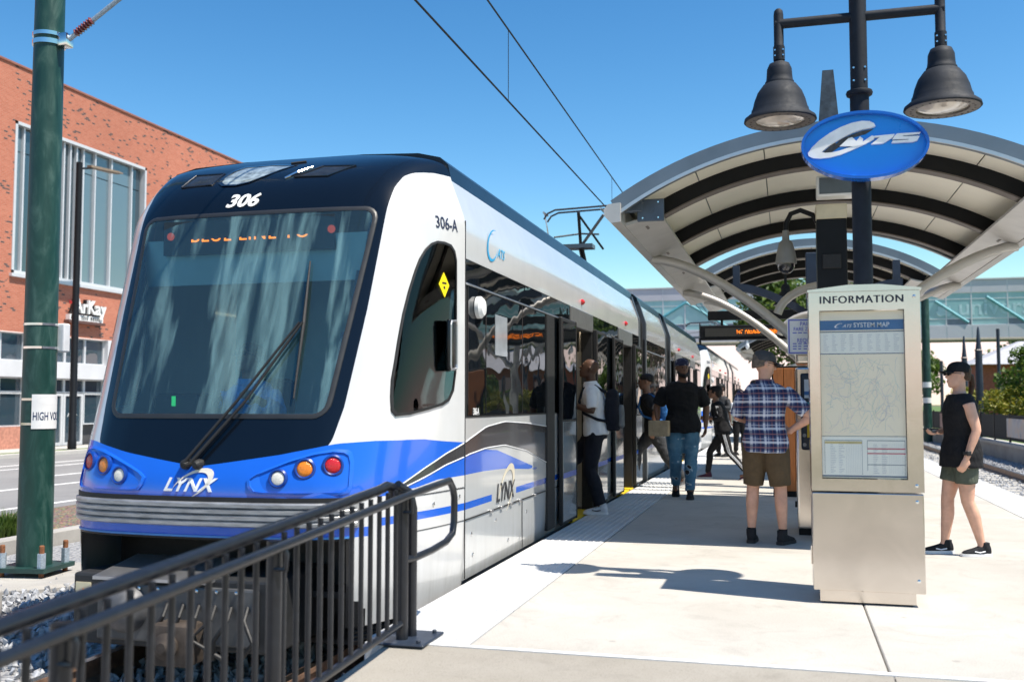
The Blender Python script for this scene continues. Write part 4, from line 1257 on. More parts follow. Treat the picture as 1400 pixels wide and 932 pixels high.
for k, dx in enumerate((-.0022, 0, .0022)):
    q = text_mb('INFORMATION', lambda u, v_, d: (.473 + u + dx, KY - .001 - d - .0003 * k, 1.932 + v_), .068, 0, 0, sx=1.02, space=1.12)
    hd_.add(q.v, q.f)
obj('heading', hd_, simple('navy sign letters', (.012, .018, .035), .5), ks)
# poster
PX0, PX1, PZ0, PZ1 = KX0 + .068, KX1 - .098, .795, 1.862
ps = obj('poster', MB().box((PX0, KY + .030, PZ0), (PX1, KY + .034, PZ1)), simple('sun-faded poster paper', (.95, .85, .66), .6, 0, .05, 2.5), ks)
pf = lambda off: (lambda u, v_, d: (PX0 + u * (PX1 - PX0), KY + .030 - off - d, PZ1 - v_ * (PZ1 - PZ0)))
def rect(u0, v0, u1, v1): return [(u0, v0), (u1, v0), (u1, v1), (u0, v1)]
obj('poster_header', MB().prism(rect(0, .055, 1, .115), pf(.0005), 0, .0005), simple('printed blue', (.05, .16, .34), .5, 0, .1, 10), ps, wc=False)
obj('poster_rule', MB().prism(rect(0, .122, 1, .128), pf(.0005), 0, .0005).prism(rect(0, .255, 1, .260), pf(.0005), 0, .0005).prism(rect(0, .750, 1, .753), pf(.0005), 0, .0005).prism(rect(0, .985, 1, .993), pf(.0005), 0, .0005), simple('printed dark blue', (.09, .14, .22), .5), ps, wc=False)
obj('poster_panel', MB().prism(rect(0, .13, 1, .255), pf(.0003), 0, .0003).prism(rect(0, .756, 1, .985), pf(.0003), 0, .0003), simple('printed pale grey', (.88, .88, .80), .6, 0, .04, 4), ps, wc=False)
obj('poster_title', text_mb('SYSTEM MAP', lambda u, v_, d: (PX0 + .62 * (PX1 - PX0) + u, KY + .0285 - d, PZ1 - .086 * (PZ1 - PZ0) + v_), .042, 0, .008, d1=.0006, sx=.92), simple('printed white', (.70, .72, .72), .6), ps, wc=False)
cm = MB()
cm.prism([(.225 + x * .062, .086 - y * .036) for x, y in crescent(20)], pf(.0012), 0, .0005)
obj('poster_emblem', cm, simple('printed white emblem', (.70, .72, .72), .6), ps, wc=False)
obj('poster_emblem', text_mb('ATS', lambda u, v_, d: (PX0 + .325 * (PX1 - PX0) + u, KY + .0285 - d, PZ1 - .09 * (PZ1 - PZ0) + v_), .030, .4, .006, d1=.0006), simple('printed white emblem', (.70, .72, .72), .6), ps, wc=False)
rnd = random.Random(11)
inks = [(.46, .56, .54), (.54, .62, .50), (.60, .58, .55), (.48, .54, .62), (.64, .54, .56), (.50, .62, .62)]
for k, ink in enumerate(inks):
    m = MB()
    for _ in range(20):
        # branching routes from a centre, printed flat
        a = rnd.uniform(0, 2 * PI)
        u, v_ = rnd.uniform(.1, .9), rnd.uniform(.31, .71)
        da = 0
        for seg in range(rnd.randint(4, 9)):
            da = da * .5 + rnd.gauss(0, .5)
            l_ = rnd.uniform(.015, .06)
            u2, v2 = u + math.cos(a + da) * l_, v_ + math.sin(a + da) * l_ * .62
            if not (.03 < u2 < .97 and .28 < v2 < .735): break
            nx, ny = -(v2 - v_), (u2 - u)
            ln = math.hypot(nx, ny) or 1
            w = .0012
            nx, ny = nx / ln * w, ny / ln * w * .62
            m.prism([(u + nx, v_ + ny), (u2 + nx, v2 + ny), (u2 - nx, v2 - ny), (u - nx, v_ - ny)], pf(.0003 + .0001 * k), 0, .0002)
            u, v_ = u2, v2
    obj('map_routes', m, simple('printed route ink', ink, .6), ps, wc=False)
m, m2 = MB(), MB()
for c0 in [.04 + .105 * k for k in range(9)]:
    for r_ in range(9):
        w = rnd.uniform(.03, .07)
        m.prism(rect(c0, .143 + r_ * .0115, c0 + w, .146 + r_ * .0115), pf(.0007), 0, .0003)
for x0, x1 in ((.04, .47), (.55, .98)):
    for r_ in range(17):
        for c0 in (x0 + .06, x0 + .16):
            m.prism(rect(c0, .80 + r_ * .0105, c0 + rnd.uniform(.03, .075), .803 + r_ * .0105), pf(.0007), 0, .0003)
    for c_ in range(9):
        m.prism(rect(x0 + .25 + c_ * .021, .795, x0 + .252 + c_ * .021, .975), pf(.0007), 0, .0003)
obj('poster_print', m, simple('printed grey text', (.52, .54, .55), .6), ps, wc=False)
for a, b in (((.03, .775), (.48, .779)), ((.54, .775), (.985, .779)), ((.54, .918), (.985, .922)), ((.03, .776), (.034, .98)), ((.478, .776), (.482, .98)), ((.54, .776), (.545, .955)), ((.982, .776), (.986, .985))):
    m2.prism(rect(a[0], a[1], b[0], b[1]), pf(.0009), 0, .0003)
obj('table_frame', m2, simple('printed frame', (.16, .2, .24), .6), ps, wc=False)
obj('table_rule', MB().prism(rect(.54, .822, .99, .829), pf(.0012), 0, .0003).prism(rect(.54, .850, .99, .857), pf(.0012), 0, .0003), simple('printed red', (.55, .12, .16), .6), ps, wc=False)
obj('table_heading', MB().prism(rect(.035, .783, .478, .797), pf(.0011), 0, .0003), simple('printed yellow', (.58, .48, .22), .6), ps, wc=False)
obj('poster_cover', MB().box((PX0 - .004, KY + .012, PZ0 - .004), (PX1 + .004, KY + .016, PZ1 + .004)), 'acrylic', ks)
for (x, z_) in ((KX1 - .035, 1.945), (KX1 - .045, .755), (KX1 - .045, .655), (KX1 - .045, .165)):
    obj('bolt', MB().lathe([(.011, 0), (.011, -.006), (.005, -.010)], (x, KY, z_), 12, 'y'), 'chrome', ks, smooth=True)
obj('hinge', MB().bev((KX0 - .012, KY + .04, .24), (KX0, KY + .09, .36), .004, 1), 'stainless', ks)
obj('hinge', MB().bev((KX0 - .012, KY + .04, 1.5), (KX0, KY + .09, 1.62), .004, 1), 'stainless', ks)

# ================================================================== TICKET MACHINE AND SIGNS BEHIND THE KIOSK
tv = thing('ticket_machine', 'stainless ticket machine half hidden behind the kiosk', 'ticket machine', (.5, 10.5, 0))
obj('cabinet', MB().bev((.09, 10.22, .06), (.85, 10.9, 1.62), .02), 'stainless', tv)
obj('base', MB().box((.10, 10.24, 0), (.84, 10.88, .06)), 'dark_steel', tv)
obj('hood', MB().bev((.10, 10.26, 1.66), (.85, 10.9, 1.95), .02), 'stainless', tv)
fpn = obj('front_panel', MB().bev((.135, 10.205, .82), (.82, 10.225, 1.56), .02), simple('machine navy panel', (.012, .025, .05), .35), tv)
obj('screen', MB().box((.17, 10.198, 1.32), (.45, 10.206, 1.50)), simple('pale machine screen', (.62, .70, .78), .3), fpn, wc=False)
obj('screen_band', MB().box((.17, 10.194, 1.35), (.45, 10.199, 1.385)), simple('screen blue', (.03, .16, .45), .3), fpn, wc=False)
obj('screen_emblem', MB().prism([(.25 + x * .045, 1.44 + y * .035) for x, y in crescent(16)], lambda u, v_, d: (u, 10.196 - d, v_), 0, .002), simple('emblem black', (.02, .02, .02), .4), fpn, wc=False)
obj('card_reader', MB().bev((.19, 10.19, 1.18), (.27, 10.206, 1.28), .005, 1), simple('teal key', (.03, .35, .40), .4), fpn, wc=False)
obj('instruction_plate', MB().box((.19, 10.196, .94), (.46, 10.206, 1.14)), 'yellow', fpn, wc=False)
obj('instruction_plate', MB().box((.21, 10.196, .84), (.34, 10.206, .92)), 'yellow', fpn, wc=False)
for z_ in (.87, .96):
    obj('key', MB().lathe([(.018, 0), (.018, -.008)], (.165, 10.205, z_), 12, 'y'), 'plastic_grey', fpn, wc=False)
obj('lock', MB().lathe([(.03, 0), (.03, -.02)], (.088, 10.4, .28), 14, 'x'), 'rubber', tv)
fsn = thing('fare_sign', 'white paid fare zone sign with purple border above the ticket machine', 'sign', (.25, 10.6, 1.9))
obj('board', MB().bev((.02, 10.15, 1.74), (.50, 10.17, 2.09), .006, 1), 'white', fsn)
bd = MB()
for a, b in (((.03, 1.75), (.49, 1.762)), ((.03, 2.068), (.49, 2.08)), ((.03, 1.762), (.042, 2.068)), ((.478, 1.762), (.49, 2.068))):
    bd.box((a[0], 10.146, a[1]), (b[0], 10.15, b[1]))
purple = simple('sign purple ink', (.14, .15, .55), .5)
obj('border', bd, purple, fsn)
def fsf(x, z_): return lambda u, v_, d: (x + u, 10.149 - d, z_ + v_)
ln = MB()
for s_, z_, sz in (('PAID', 2.035, .055), ('FARE ZONE', 1.985, .05), ('REQUIRED', 1.875, .055)):
    q = text_mb(s_, fsf(.19 if s_ != 'REQUIRED' else .22, z_), sz, 0, .008, sx=.85)
    ln.add(q.v, q.f)
for z_ in (1.945, 1.84, 1.815, 1.79):
    for k in range(7):
        ln.box((.07 + .05 * k, 10.147, z_), (.07 + .05 * k + random.uniform(.025, .042), 10.149, z_ + .010))
obj('lettering', ln, purple, fsn)
obj('sign_post', MB().tube([(.25, 10.2, 1.9), (.25, 10.2, 2.3)], .02, 8), 'silver', fsn)
wp = thing('timber_panel', 'orange brown timber panel behind the plaid shirt man', 'panel', (-.05, 15.0, 0))
for k in range(4):
    obj('board', MB().bev((-.17 + .14 * k, 14.3, .08), (-.17 + .14 * k + .135, 14.34, 1.75), .005, 1), simple('orange varnished timber', (.34, .12, .035), .35, 0, .2, 5, stretch=(8, 8, 1)), wp)
obj('frame', MB().bev((-.19, 14.34, 0), (.42, 14.38, 1.78), .005, 1), 'dark_steel', wp)
# LED departure sign
ld = thing('departure_sign', 'black hanging departure display with orange letters', 'sign', (-.6, 16, 2.3))
obj('case', MB().bev((-1.28, 15.9, 2.25), (.14, 16.1, 2.475), .02), 'dark_steel', ld)
obj('screen', MB().box((-1.20, 15.892, 2.30), (.06, 15.901, 2.43)), simple('display face', (.035, .034, .03), .3), ld)
m = MB()
x = -.72
for wlen in (2, 5, 5, 4):
    for ch in range(wlen):
        for i in range(3):
            for j in range(5):
                if random.random() < .62:
                    m.box((x + i * .016, 15.887, 2.34 + j * .012), (x + i * .016 + .012, 15.892, 2.34 + j * .012 + .009))
        x += .047
    x += .03
obj('led_dots', m, 'led', ld)
obj('hanger_beam', MB().bev((-1.16, 15.93, 2.56), (.30, 16.07, 2.70), .01), 'dark_steel', ld)
obj('hanger', MB().tube([(-.95, 16, 2.47), (-.95, 16, 2.57)], .02, 8).tube([(-.2, 16, 2.47), (-.2, 16, 2.57)], .02, 8), 'dark_steel', ld)
# far camera
fc = thing('dome_camera', 'small white dome camera under the farthest canopy', 'camera', (-1.2, 32.6, 3.0))
obj('housing', MB().lathe([(.03, .25), (.03, .15), (.05, .12), (.065, .03), (.05, -.03), (.02, -.06)], (-1.15, 32.5, 3.02), 16), 'white', fc, smooth=True)
obj('bracket', MB().box((-1.2, 32.45, 3.25), (-.6, 32.55, 3.32)), 'plastic_grey', fc)

# ================================================================== HANDRAIL IN FRONT
XR = -2.0
hr = thing('handrail', 'black tubular ramp railing with balusters in the foreground', 'railing', (XR, 3.5, -.2))
def top(y, z0=.815): return z0 - (5.07 - y) * .057
pts = [(XR - .06, 1.2, top(1.2)), (XR - .06, 5.10, top(5.10))]
obj('top_rail', MB().tube([(XR - .05, y_, top(y_) + .012) for y_ in (1.0, 2, 3, 4, 4.9)] + [(XR - .05, 5.02, top(5.02) + .02), (XR - .05, 5.10, top(5.1) + .005), (XR - .05, 5.13, top(5.1) - .05)], .026, 14), 'black_paint', hr, smooth=True)
# graspable rail with its loop returning to the post
lp_ = [(XR + .05, y_, top(y_) - .035) for y_ in (1.0, 2, 3, 4, 5)] + [(XR + .05, 5.45, top(5.45) - .04), (XR + .05, 5.76, top(5.76) - .045), (XR + .05, 5.83, .755), (XR + .05, 5.855, .70), (XR + .05, 5.85, .56), (XR + .05, 5.82, .49), (XR + .05, 5.70, .455), (XR + .05, 5.45, .44), (XR + .03, 5.22, .43), (XR, 5.12, .43)]
obj('hand_rail', MB().tube(lp_, .021, 14), 'black_paint', hr, smooth=True)
def gz(y): return min(0, rz_(y))
obj('bottom_rail', MB().tube([(XR, y_, gz(y_) + .105) for y_ in (1.0, 3, 5.10)], .020, 12), 'black_paint', hr, smooth=True)
for y_ in (5.12, 5.20):
    pass
for y_ in (5.13, 3.72, 2.48, 1.2):
    p = obj('post', MB().tube([(XR, y_, gz(y_)), (XR, y_, top(y_) - .02)], .032, 16), 'black_paint', hr, smooth=True)
    obj('rail_bracket', MB().tube([(XR, y_ - .02, top(y_) - .13), (XR + .06, y_ - .02, top(y_) - .13), (XR + .065, y_ - .02, top(y_) - .07), (XR + .05, y_ - .02, top(y_) - .04)], .011, 8), 'black_paint', p, smooth=True, wc=False)
obj('end_post', MB().tube([(XR + .02, 5.22, 0), (XR + .02, 5.22, .70), (XR + .01, 5.20, .78), (XR - .03, 5.12, .83)], .028, 14), 'black_paint', hr, smooth=True)
bp = obj('base_plate', MB().bev((XR - .14, 5.02, .001), (XR + .16, 5.36, .016), .006, 1), 'navy_steel', hr)
for a, b in ((-.10, 5.06), (.12, 5.06), (.12, 5.31), (-.10, 5.31)):
    obj('anchor_bolt', MB().lathe([(.013, .016), (.013, .03), (.008, .034)], (XR + a, b, 0), 8), 'navy_steel', bp, wc=False)
y_ = 5.03
bal = MB().tube([(0, 0, 0), (0, 0, 1)], .0125, 10).mesh('baluster', True)
bal.materials.append(M['black_paint'])
while y_ > 1.1:
    if min(abs(y_ - q) for q in (5.13, 3.72, 2.48, 1.2)) > .045:
        o = bpy.data.objects.new('baluster', bal)
        COL.objects.link(o); o.parent = hr
        o.location = Vector((XR, y_, gz(y_) + .10)) - hr.location
        o.scale = (1, 1, top(y_) - gz(y_) - .10)
    y_ -= .112

# ================================================================== CATENARY POLE ON THE LEFT
CPX, CPY = -7.455, 8.805
ph = math.atan2(-CPY, -CPX)            # direction from the pole to the viewer
cp_ = thing('catenary_pole', 'tall dark green steel catenary pole beside the train', 'pole', (CPX, CPY, -.84))
def pr(z): return .172 - .0042 * (z + .4)
obj('footing', MB().lathe([(.80, -.84), (.80, -.50), (.77, -.47)], (CPX, CPY, 0), 40), 'oldconc', cp_, smooth=30)
a0 = R(8)
q4 = [(CPX + .36 * math.cos(a0 + k * PI / 2 + PI / 4) * 1.1, CPY + .36 * math.sin(a0 + k * PI / 2 + PI / 4) * 1.1) for k in range(4)]
obj('base_plate', MB().loft([[(x, y, z) for x, y in q4] for z in (-.42, -.375)]), simple('green plate paint', (.012, .045, .04), .45, 0, .3, 8), cp_)
obj('shaft', MB().lathe([(pr(z), z) for z in (-.375, 2, 4, 6, 8, 10)], (CPX, CPY, 0), 48), 'green_pole', cp_, smooth=30)
for k in range(4):
    x, y = CPX + .30 * math.cos(a0 + k * PI / 2 + PI / 4), CPY + .30 * math.sin(a0 + k * PI / 2 + PI / 4)
    b = obj('anchor_bolt', MB().lathe([(.026, -.5), (.026, -.16), (.02, -.15)], (x, y, 0), 12), 'rust', cp_, smooth=30)
    obj('nut', MB().lathe([(.042, -.375), (.042, -.23)], (x, y, 0), 6), 'galv', b, wc=False)
def cylf(phi0, z0, rr=.0):
    return lambda u, v_, d: (CPX + (pr(z0) + rr + d) * math.cos(phi0 + u / pr(z0)), CPY + (pr(z0) + rr + d) * math.sin(phi0 + u / pr(z0)), z0 + v_)
def cyl_patch(phi0, z0, z1, w, rr, n=14):
    f = cylf(phi0, z0, 0)
    m = MB()
    m.loft([[f(w * i / n, 0, rr - .002), f(w * i / n, z1 - z0, rr - .002), f(w * i / n, z1 - z0, rr), f(w * i / n, 0, rr)] for i in range(n + 1)])
    return m
for z_ in (2.08, 1.84, 1.31, 1.06):
    obj('band_clamp', MB().lathe([(pr(z_) + .001, z_ - .012), (pr(z_) + .005, z_ - .012), (pr(z_) + .005, z_ + .012), (pr(z_) + .001, z_ + .012)], (CPX, CPY, 0), 40), 'chrome', cp_, smooth=30)
sg2 = obj('warning_plate', cyl_patch(ph - R(22), 1.01, 1.36, .42, .008), 'white', cp_, smooth=30)
f = cylf(ph - R(22), 1.19, .008)
obj('warning_lettering', text_mb('HIGH VOLTAGE', lambda u, v_, d: f(.225 + u, -.055 + v_, .001 + d), .115, 0, .006, sx=.52), simple('sign navy ink', (.02, .035, .10), .5), sg2, wc=False)
f2 = cylf(ph - R(22), 1.28, .008)
obj('warning_oval', MB().prism([(.16 + .115 * math.cos(a), .015 + .042 * math.sin(a)) for a in [2 * PI * k / 30 for k in range(30)]], f2, .0005, .0015), simple('sign grey oval', (.42, .43, .45), .5), sg2, wc=False)
obj('cable_box', MB().bev((CPX + .115, CPY + .085, 1.80), (CPX + .215, CPY + .185, 2.10), .015), simple('white cable box', (.66, .67, .68), .5), cp_)
cl = obj('arm_clamp', MB().lathe([(pr(5) + .002, 5.02), (pr(5) + .014, 5.02), (pr(5) + .014, 5.07), (pr(5) + .002, 5.07)], (CPX, CPY, 0), 40).lathe([(pr(5) + .002, 5.11), (pr(5) + .014, 5.11), (pr(5) + .014, 5.15), (pr(5) + .002, 5.15)], (CPX, CPY, 0), 40).bev((CPX + .14, CPY - .06, 5.0), (CPX + .26, CPY + .06, 5.14), .01), 'chrome', cp_, smooth=30)
arm = obj('cantilever_arm', MB().tube([(CPX + .22, CPY, 5.06), (CPX + 3.2, CPY + .1, 7.0)], .026, 10), 'galv', cp_)
ins = MB()
for k in range(7):
    p0 = Vector((CPX + .34, CPY, 5.14)) + Vector((2.98, .1, 1.94)).normalized() * .034 * k
    d_ = Vector((2.98, .1, 1.94)).normalized() * .012
    ins.tube([p0 - d_ * 1.5, p0, p0 + d_ * 1.5], [.028, .046, .028], 14)
obj('insulator', ins, simple('red brown porcelain', (.16, .025, .02), .2, coat=.6), arm, smooth=True, wc=False)

# overhead wires
def wire(label, pts, r=.011):
    o = thing('overhead_wire', label, 'wire', pts[0])
    obj('conductor', MB().tube(pts, r, 6), 'wire', o)
    return o
XWc = -3.0
cwire = wire('lower contact wire touching the pantograph', [(XWc, y_, 4.70) for y_ in (4, 10, 17, 30, 50)])
mz = lambda y_: 5.55 - .022 * (y_ - 10)
mwire = wire('upper messenger wire above the contact wire', [(XWc, y_, mz(y_)) for y_ in (4, 10, 17, 24, 35, 50)])
for y_ in (10.9, 18, 25):
    obj('dropper', MB().tube([(XWc, y_, 4.70), (XWc, y_, mz(y_))], .0045, 5), 'wire', mwire)
for (x0, y0, z0, x1, y1, z1, lb) in ((3.0, 7, 7.2, 1.3, 9.5, 6.7, 'short wire end over the lamp post'),):
    wire(lb, [(.35, 12, 7.55), (.72, 12, 7.95)], .02)

# ================================================================== BRICK BUILDING ACROSS THE ROAD
BX = -30.0
t = NT('orange red brick')
tc = t.n('TexCoord'); sp = t.n('SeparateXYZ'); cb = t.n('CombineXYZ')
t.l(tc.outputs['Object'], sp.inputs[0])
t.l(t.math('ADD', sp.outputs[1], sp.outputs[0]), cb.inputs[0]); t.l(sp.outputs[2], cb.inputs[1])
def brick(c1, c2, mo):
    b = t.n('TexBrick')
    b.inputs['Scale'].default_value = 1.0
    b.inputs['Brick Width'].default_value = .21; b.inputs['Row Height'].default_value = .072
    b.inputs['Mortar Size'].default_value = .006; b.inputs['Bias'].default_value = 0
    b.inputs['Color1'].default_value = (*c1, 1); b.inputs['Color2'].default_value = (*c2, 1); b.inputs['Mortar'].default_value = (*mo, 1)
    t.l(cb.outputs[0], b.inputs['Vector'])
    return b
b1 = brick((.44, .13, .075), (.52, .175, .105), (.46, .27, .20))
b2 = brick((0, 0, 0), (1, 1, 1), (.0, .0, .0))
cluster_ = t.noise(cb.outputs[0], .55, 2, .5)
thr = t.math('MULTIPLY', t.math('GREATER_THAN', b2.outputs['Color'], .89), t.math('GREATER_THAN', cluster_, .48))
broad = t.ramp(t.noise(cb.outputs[0], .12, 3), [(.3, (.88, .88, .88)), (.7, (1.05, 1.05, 1.05))])
t.set(Base_Color=t.mix(1.0, t.mix(thr, b1.outputs['Color'], (.055, .045, .05)), broad, 'MULTIPLY'), Roughness=.9)
t.bump(b1.outputs['Fac'], .4, -.01)
M['brick'] = t.m
M['stucco'] = simple('pale facade panel', (.60, .60, .62), .7, 0, .06, 1.2)
M['mullion'] = simple('white aluminium mullion', (.62, .63, .65), .4, .2, .04, 2)
bld = thing('brick_building', 'long orange brick building with tall window across the road', 'building', (BX - 8, 40, -.6))
# upper brick wall with openings for the windows
def wall_with_holes(x, y0, y1, z0, z1, holes, depth=.35):
    ys_ = sorted({y0, y1, *[h[0] for h in holes], *[h[1] for h in holes]})
    zs_ = sorted({z0, z1, *[h[2] for h in holes], *[h[3] for h in holes]})
    m = MB()
    for a, b in zip(ys_[:-1], ys_[1:]):
        for c0, c1 in zip(zs_[:-1], zs_[1:]):
            if any(h[0] <= a and b <= h[1] and h[2] <= c0 and c1 <= h[3] for h in holes): continue
            m.add([(x, a, c0), (x, b, c0), (x, b, c1), (x, a, c1)], [(0, 1, 2, 3)])
    for (a, b, c0, c1) in holes:
        xi = x - depth
        m.add([(x, a, c0), (x, b, c0), (x, b, c1), (x, a, c1), (xi, a, c0), (xi, b, c0), (xi, b, c1), (xi, a, c1)], [(0, 1, 5, 4), (1, 2, 6, 5), (2, 3, 7, 6), (3, 0, 4, 7)])
    return m
H1 = (33.65, 42.35, 6.50, 12.72)
H2 = (44.3, 50.0, 9.2, 12.70)
w = wall_with_holes(BX, 14, 110, 4.15, 15.0, [H1, H2, (53, 60, 6.5, 12.7), (20, 28, 6.5, 12.7)])
w.box((BX - 16, 14, 14.7), (BX - .4, 110, 14.9)).box((BX - 16, 13.99, -.6), (BX - .01, 14.0, 15)).box((BX - 16, 110, -.6), (BX, 110.01, 15))
obj('wall', w, 'brick', bld, fixn=False)
obj('parapet_cap', MB().box((BX - .4, 14, 14.98), (BX + .06, 110, 15.06)), simple('parapet metal', (.30, .12, .08), .5), bld)
def window(h, bars, transoms, glass_of, sill=True, proud=.03):
    a, b, c0, c1 = h
    w_ = obj('window', MB().box((BX - .36, a, c0), (BX - .34, b, c1)), 'rubber', bld)
    fr = MB()
    T = .13
    for p, q in (((a, c0), (b, c0 + T)), ((a, c1 - T), (b, c1)), ((a, c0), (a + T, c1)), ((b - T, c0), (b, c1))):
        fr.box((BX - .30, p[0] + .001, p[1] + .001), (BX + proud, q[0] - .001, q[1] - .001))
    obj('frame', fr, 'mullion', w_, wc=False)
    ed = [a + T] + list(bars) + [b - T]
    for k, y_ in enumerate(bars):
        obj('mullion', MB().box((BX - .28, y_ - .04, c0 + T), (BX - .10, y_ + .04, c1 - T)), 'mullion', w_, wc=False)
    for k, (p, q) in enumerate(zip(ed[:-1], ed[1:])):
        tz = [c0 + T] + list(transoms) + [c1 - T]
        for r0, r1 in zip(tz[:-1], tz[1:]):
            obj('pane', MB().box((BX - .27, p + .05, r0 + .02), (BX - .22 - .01 * ((k * 7) % 3), q - .05, r1 - .02)), glass_of(k), w_, wc=False)
    if sill:
        obj('sill', MB().box((BX - .05, a - .1, c0 - .14), (BX + .14, b + .1, c0)), 'mullion', w_, wc=False)
    return w_
window(H1, [34.3, 34.95, 36.0, 36.7, 37.1, 37.5, 37.95, 38.75, 39.9, 41.4], [11.55], lambda k: 'glass_bldg' if k in (1, 2, 3, 4, 5, 6, 10) else 'glass_bldg2')
window(H2, [45.9, 47.6], [11.7], lambda k: 'glass_bldg')
window((53, 60, 6.5, 12.7), [54.5, 56, 57.5, 59], [11.5], lambda k: 'glass_bldg')
window((20, 28, 6.5, 12.7), [21.5, 23, 24.5, 26], [11.5], lambda k: 'glass_bldg')
# storefront level: pale band, piers, shop windows, doors, brick plinth
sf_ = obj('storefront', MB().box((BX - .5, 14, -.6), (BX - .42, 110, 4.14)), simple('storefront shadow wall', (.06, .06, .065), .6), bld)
obj('pale_band', MB().box((BX - .4, 14, 2.33), (BX + .12, 110, 2.98)), 'stucco', bld)
for k in range(17):
    y_ = 14.5 + 5.05 * k
    obj('pier', MB().box((BX - .4, y_, -.6), (BX + .03, y_ + 1.15, 2.325)), 'stucco', bld)
    obj('pier', MB().box((BX - .4, y_, 2.985), (BX + .03, y_ + 1.15, 4.145)), 'stucco', bld)
    obj('plinth', MB().box((BX - .35, y_ + 1.16, -.6), (BX + .02, y_ + (5.04 if k != 4 else 1.6), .32)), simple('salmon brick plinth', (.45, .20, .14), .9, 0, .25, 8), bld)
    for (z0, z1) in ((.33, 1.70), (1.72, 2.32), (2.99, 4.13)):
        for j in range(3):
            ya = y_ + 1.17 + 1.29 * j
            if k == 4 and z0 < 1 and j < 2: continue
            pw_ = obj('shop_pane', MB().box((BX - .28, ya + .05, z0 + .04), (BX - .25, ya + 1.24, z1 - .04)), 'glass_bldg', bld)
            fr = MB()
            for p, q in (((ya, z0), (ya + 1.29, z0 + .05)), ((ya, z1 - .05), (ya + 1.29, z1)), ((ya, z0 + .05), (ya + .055, z1 - .05)), ((ya + 1.235, z0 + .05), (ya + 1.29, z1 - .05))):
                fr.box((BX - .32, p[0], p[1]), (BX - .18, q[0], q[1]))
            obj('pane_frame', fr, 'mullion', pw_, wc=False)
for k, ya in enumerate((35.88, 37.17)):
    d = obj('shop_door', MB().box((BX - .3, ya + .02, -.55), (BX - .26, ya + 1.27, 1.68)), 'glass_bldg', bld)
    fr = MB()
    for p, q in (((0, -.55), (1.27, -.42)), ((0, 1.58), (1.27, 1.69)), ((0, -.42), (.13, 1.58)), ((1.14, -.42), (1.27, 1.58))):
        fr.box((BX - .26, ya + p[0], p[1]), (BX - .2, ya + q[0], q[1]))
    obj('door_frame', fr, 'mullion', d, wc=False)
    obj('door_lettering', text_mb('ArKay', lambda u, v_, dd: (BX - .255 + dd, ya + .64 + u, .75 + v_), .24, 0, .004), 'white', d, wc=False)
# shop sign
ss = thing('shop_sign', 'white ArKay letters sign on the brick wall', 'sign', (BX + .1, 39, 4.5))
def ssf(y0, z0): return lambda u, v_, d: (BX + .20 + d, y0 + u, z0 + v_)
obj('letters', text_mb('ArKay', ssf(38.15, 5.47), .86, 0, .016, d0=0, d1=.10, sx=.95), 'white', ss)
obj('letter_backing', text_mb('ArKay', lambda u, v_, d: (BX + .02 + d, 38.15 + u, 5.47 + v_), .86, 0, .05, d0=0, d1=.12, sx=.95), 'rubber', ss)
obj('small_letters', text_mb('THE', ssf(37.0, 5.62), .2, 0, .01, d1=.04), 'red_lens', ss)
obj('strip_box', MB().box((BX + .01, 36.9, 4.88), (BX + .22, 39.1, 5.12)), 'white', ss)
y_ = 36.98
for k in range(15):
    wd = random.uniform(.06, .10)
    if k not in (4, 9):
        obj('strip_print', MB().box((BX + .22, y_, 4.92), (BX + .225, y_ + wd, 5.08)), 'rubber', ss)
    y_ += wd + .05
obj('bracket', MB().box((BX + .0, 36.8, 4.76), (BX + .28, 39.2, 4.87)), simple('brown sign bracket', (.12, .06, .05), .6), ss)
# street lamp by the pavement
sl = thing('street_lamp', 'thin black street lamp in front of the brick building', 'street lamp', (-27.5, 36.5, -.57))
obj('pole', MB().lathe([(.17, -.57), (.17, -.2), (.145, -.15), (.12, 11.0)], (-27.5, 34.4, 0), 16), 'dark_steel', sl, smooth=30)
obj('arm', MB().tube([(-27.5, 34.4, 10.75), (-27.5, 35.2, 10.95)], .04, 8), 'dark_steel', sl)
obj('lamp_head', MB().loft([[(-27.5 + a, 35.0, 10.93 + b) for a, b in ((-.12, 0), (.12, 0), (.1, .1), (-.1, .1))], [(-27.5 + a, 36.6, 11.05 + b) for a, b in ((-.22, 0), (.22, 0), (.2, .08), (-.2, .08))], [(-27.5 + a, 37.0, 11.09 + b) for a, b in ((-.15, 0), (.15, 0), (.13, .05), (-.13, .05))]]), simple('lamp head bronze', (.20, .15, .10), .5), sl)

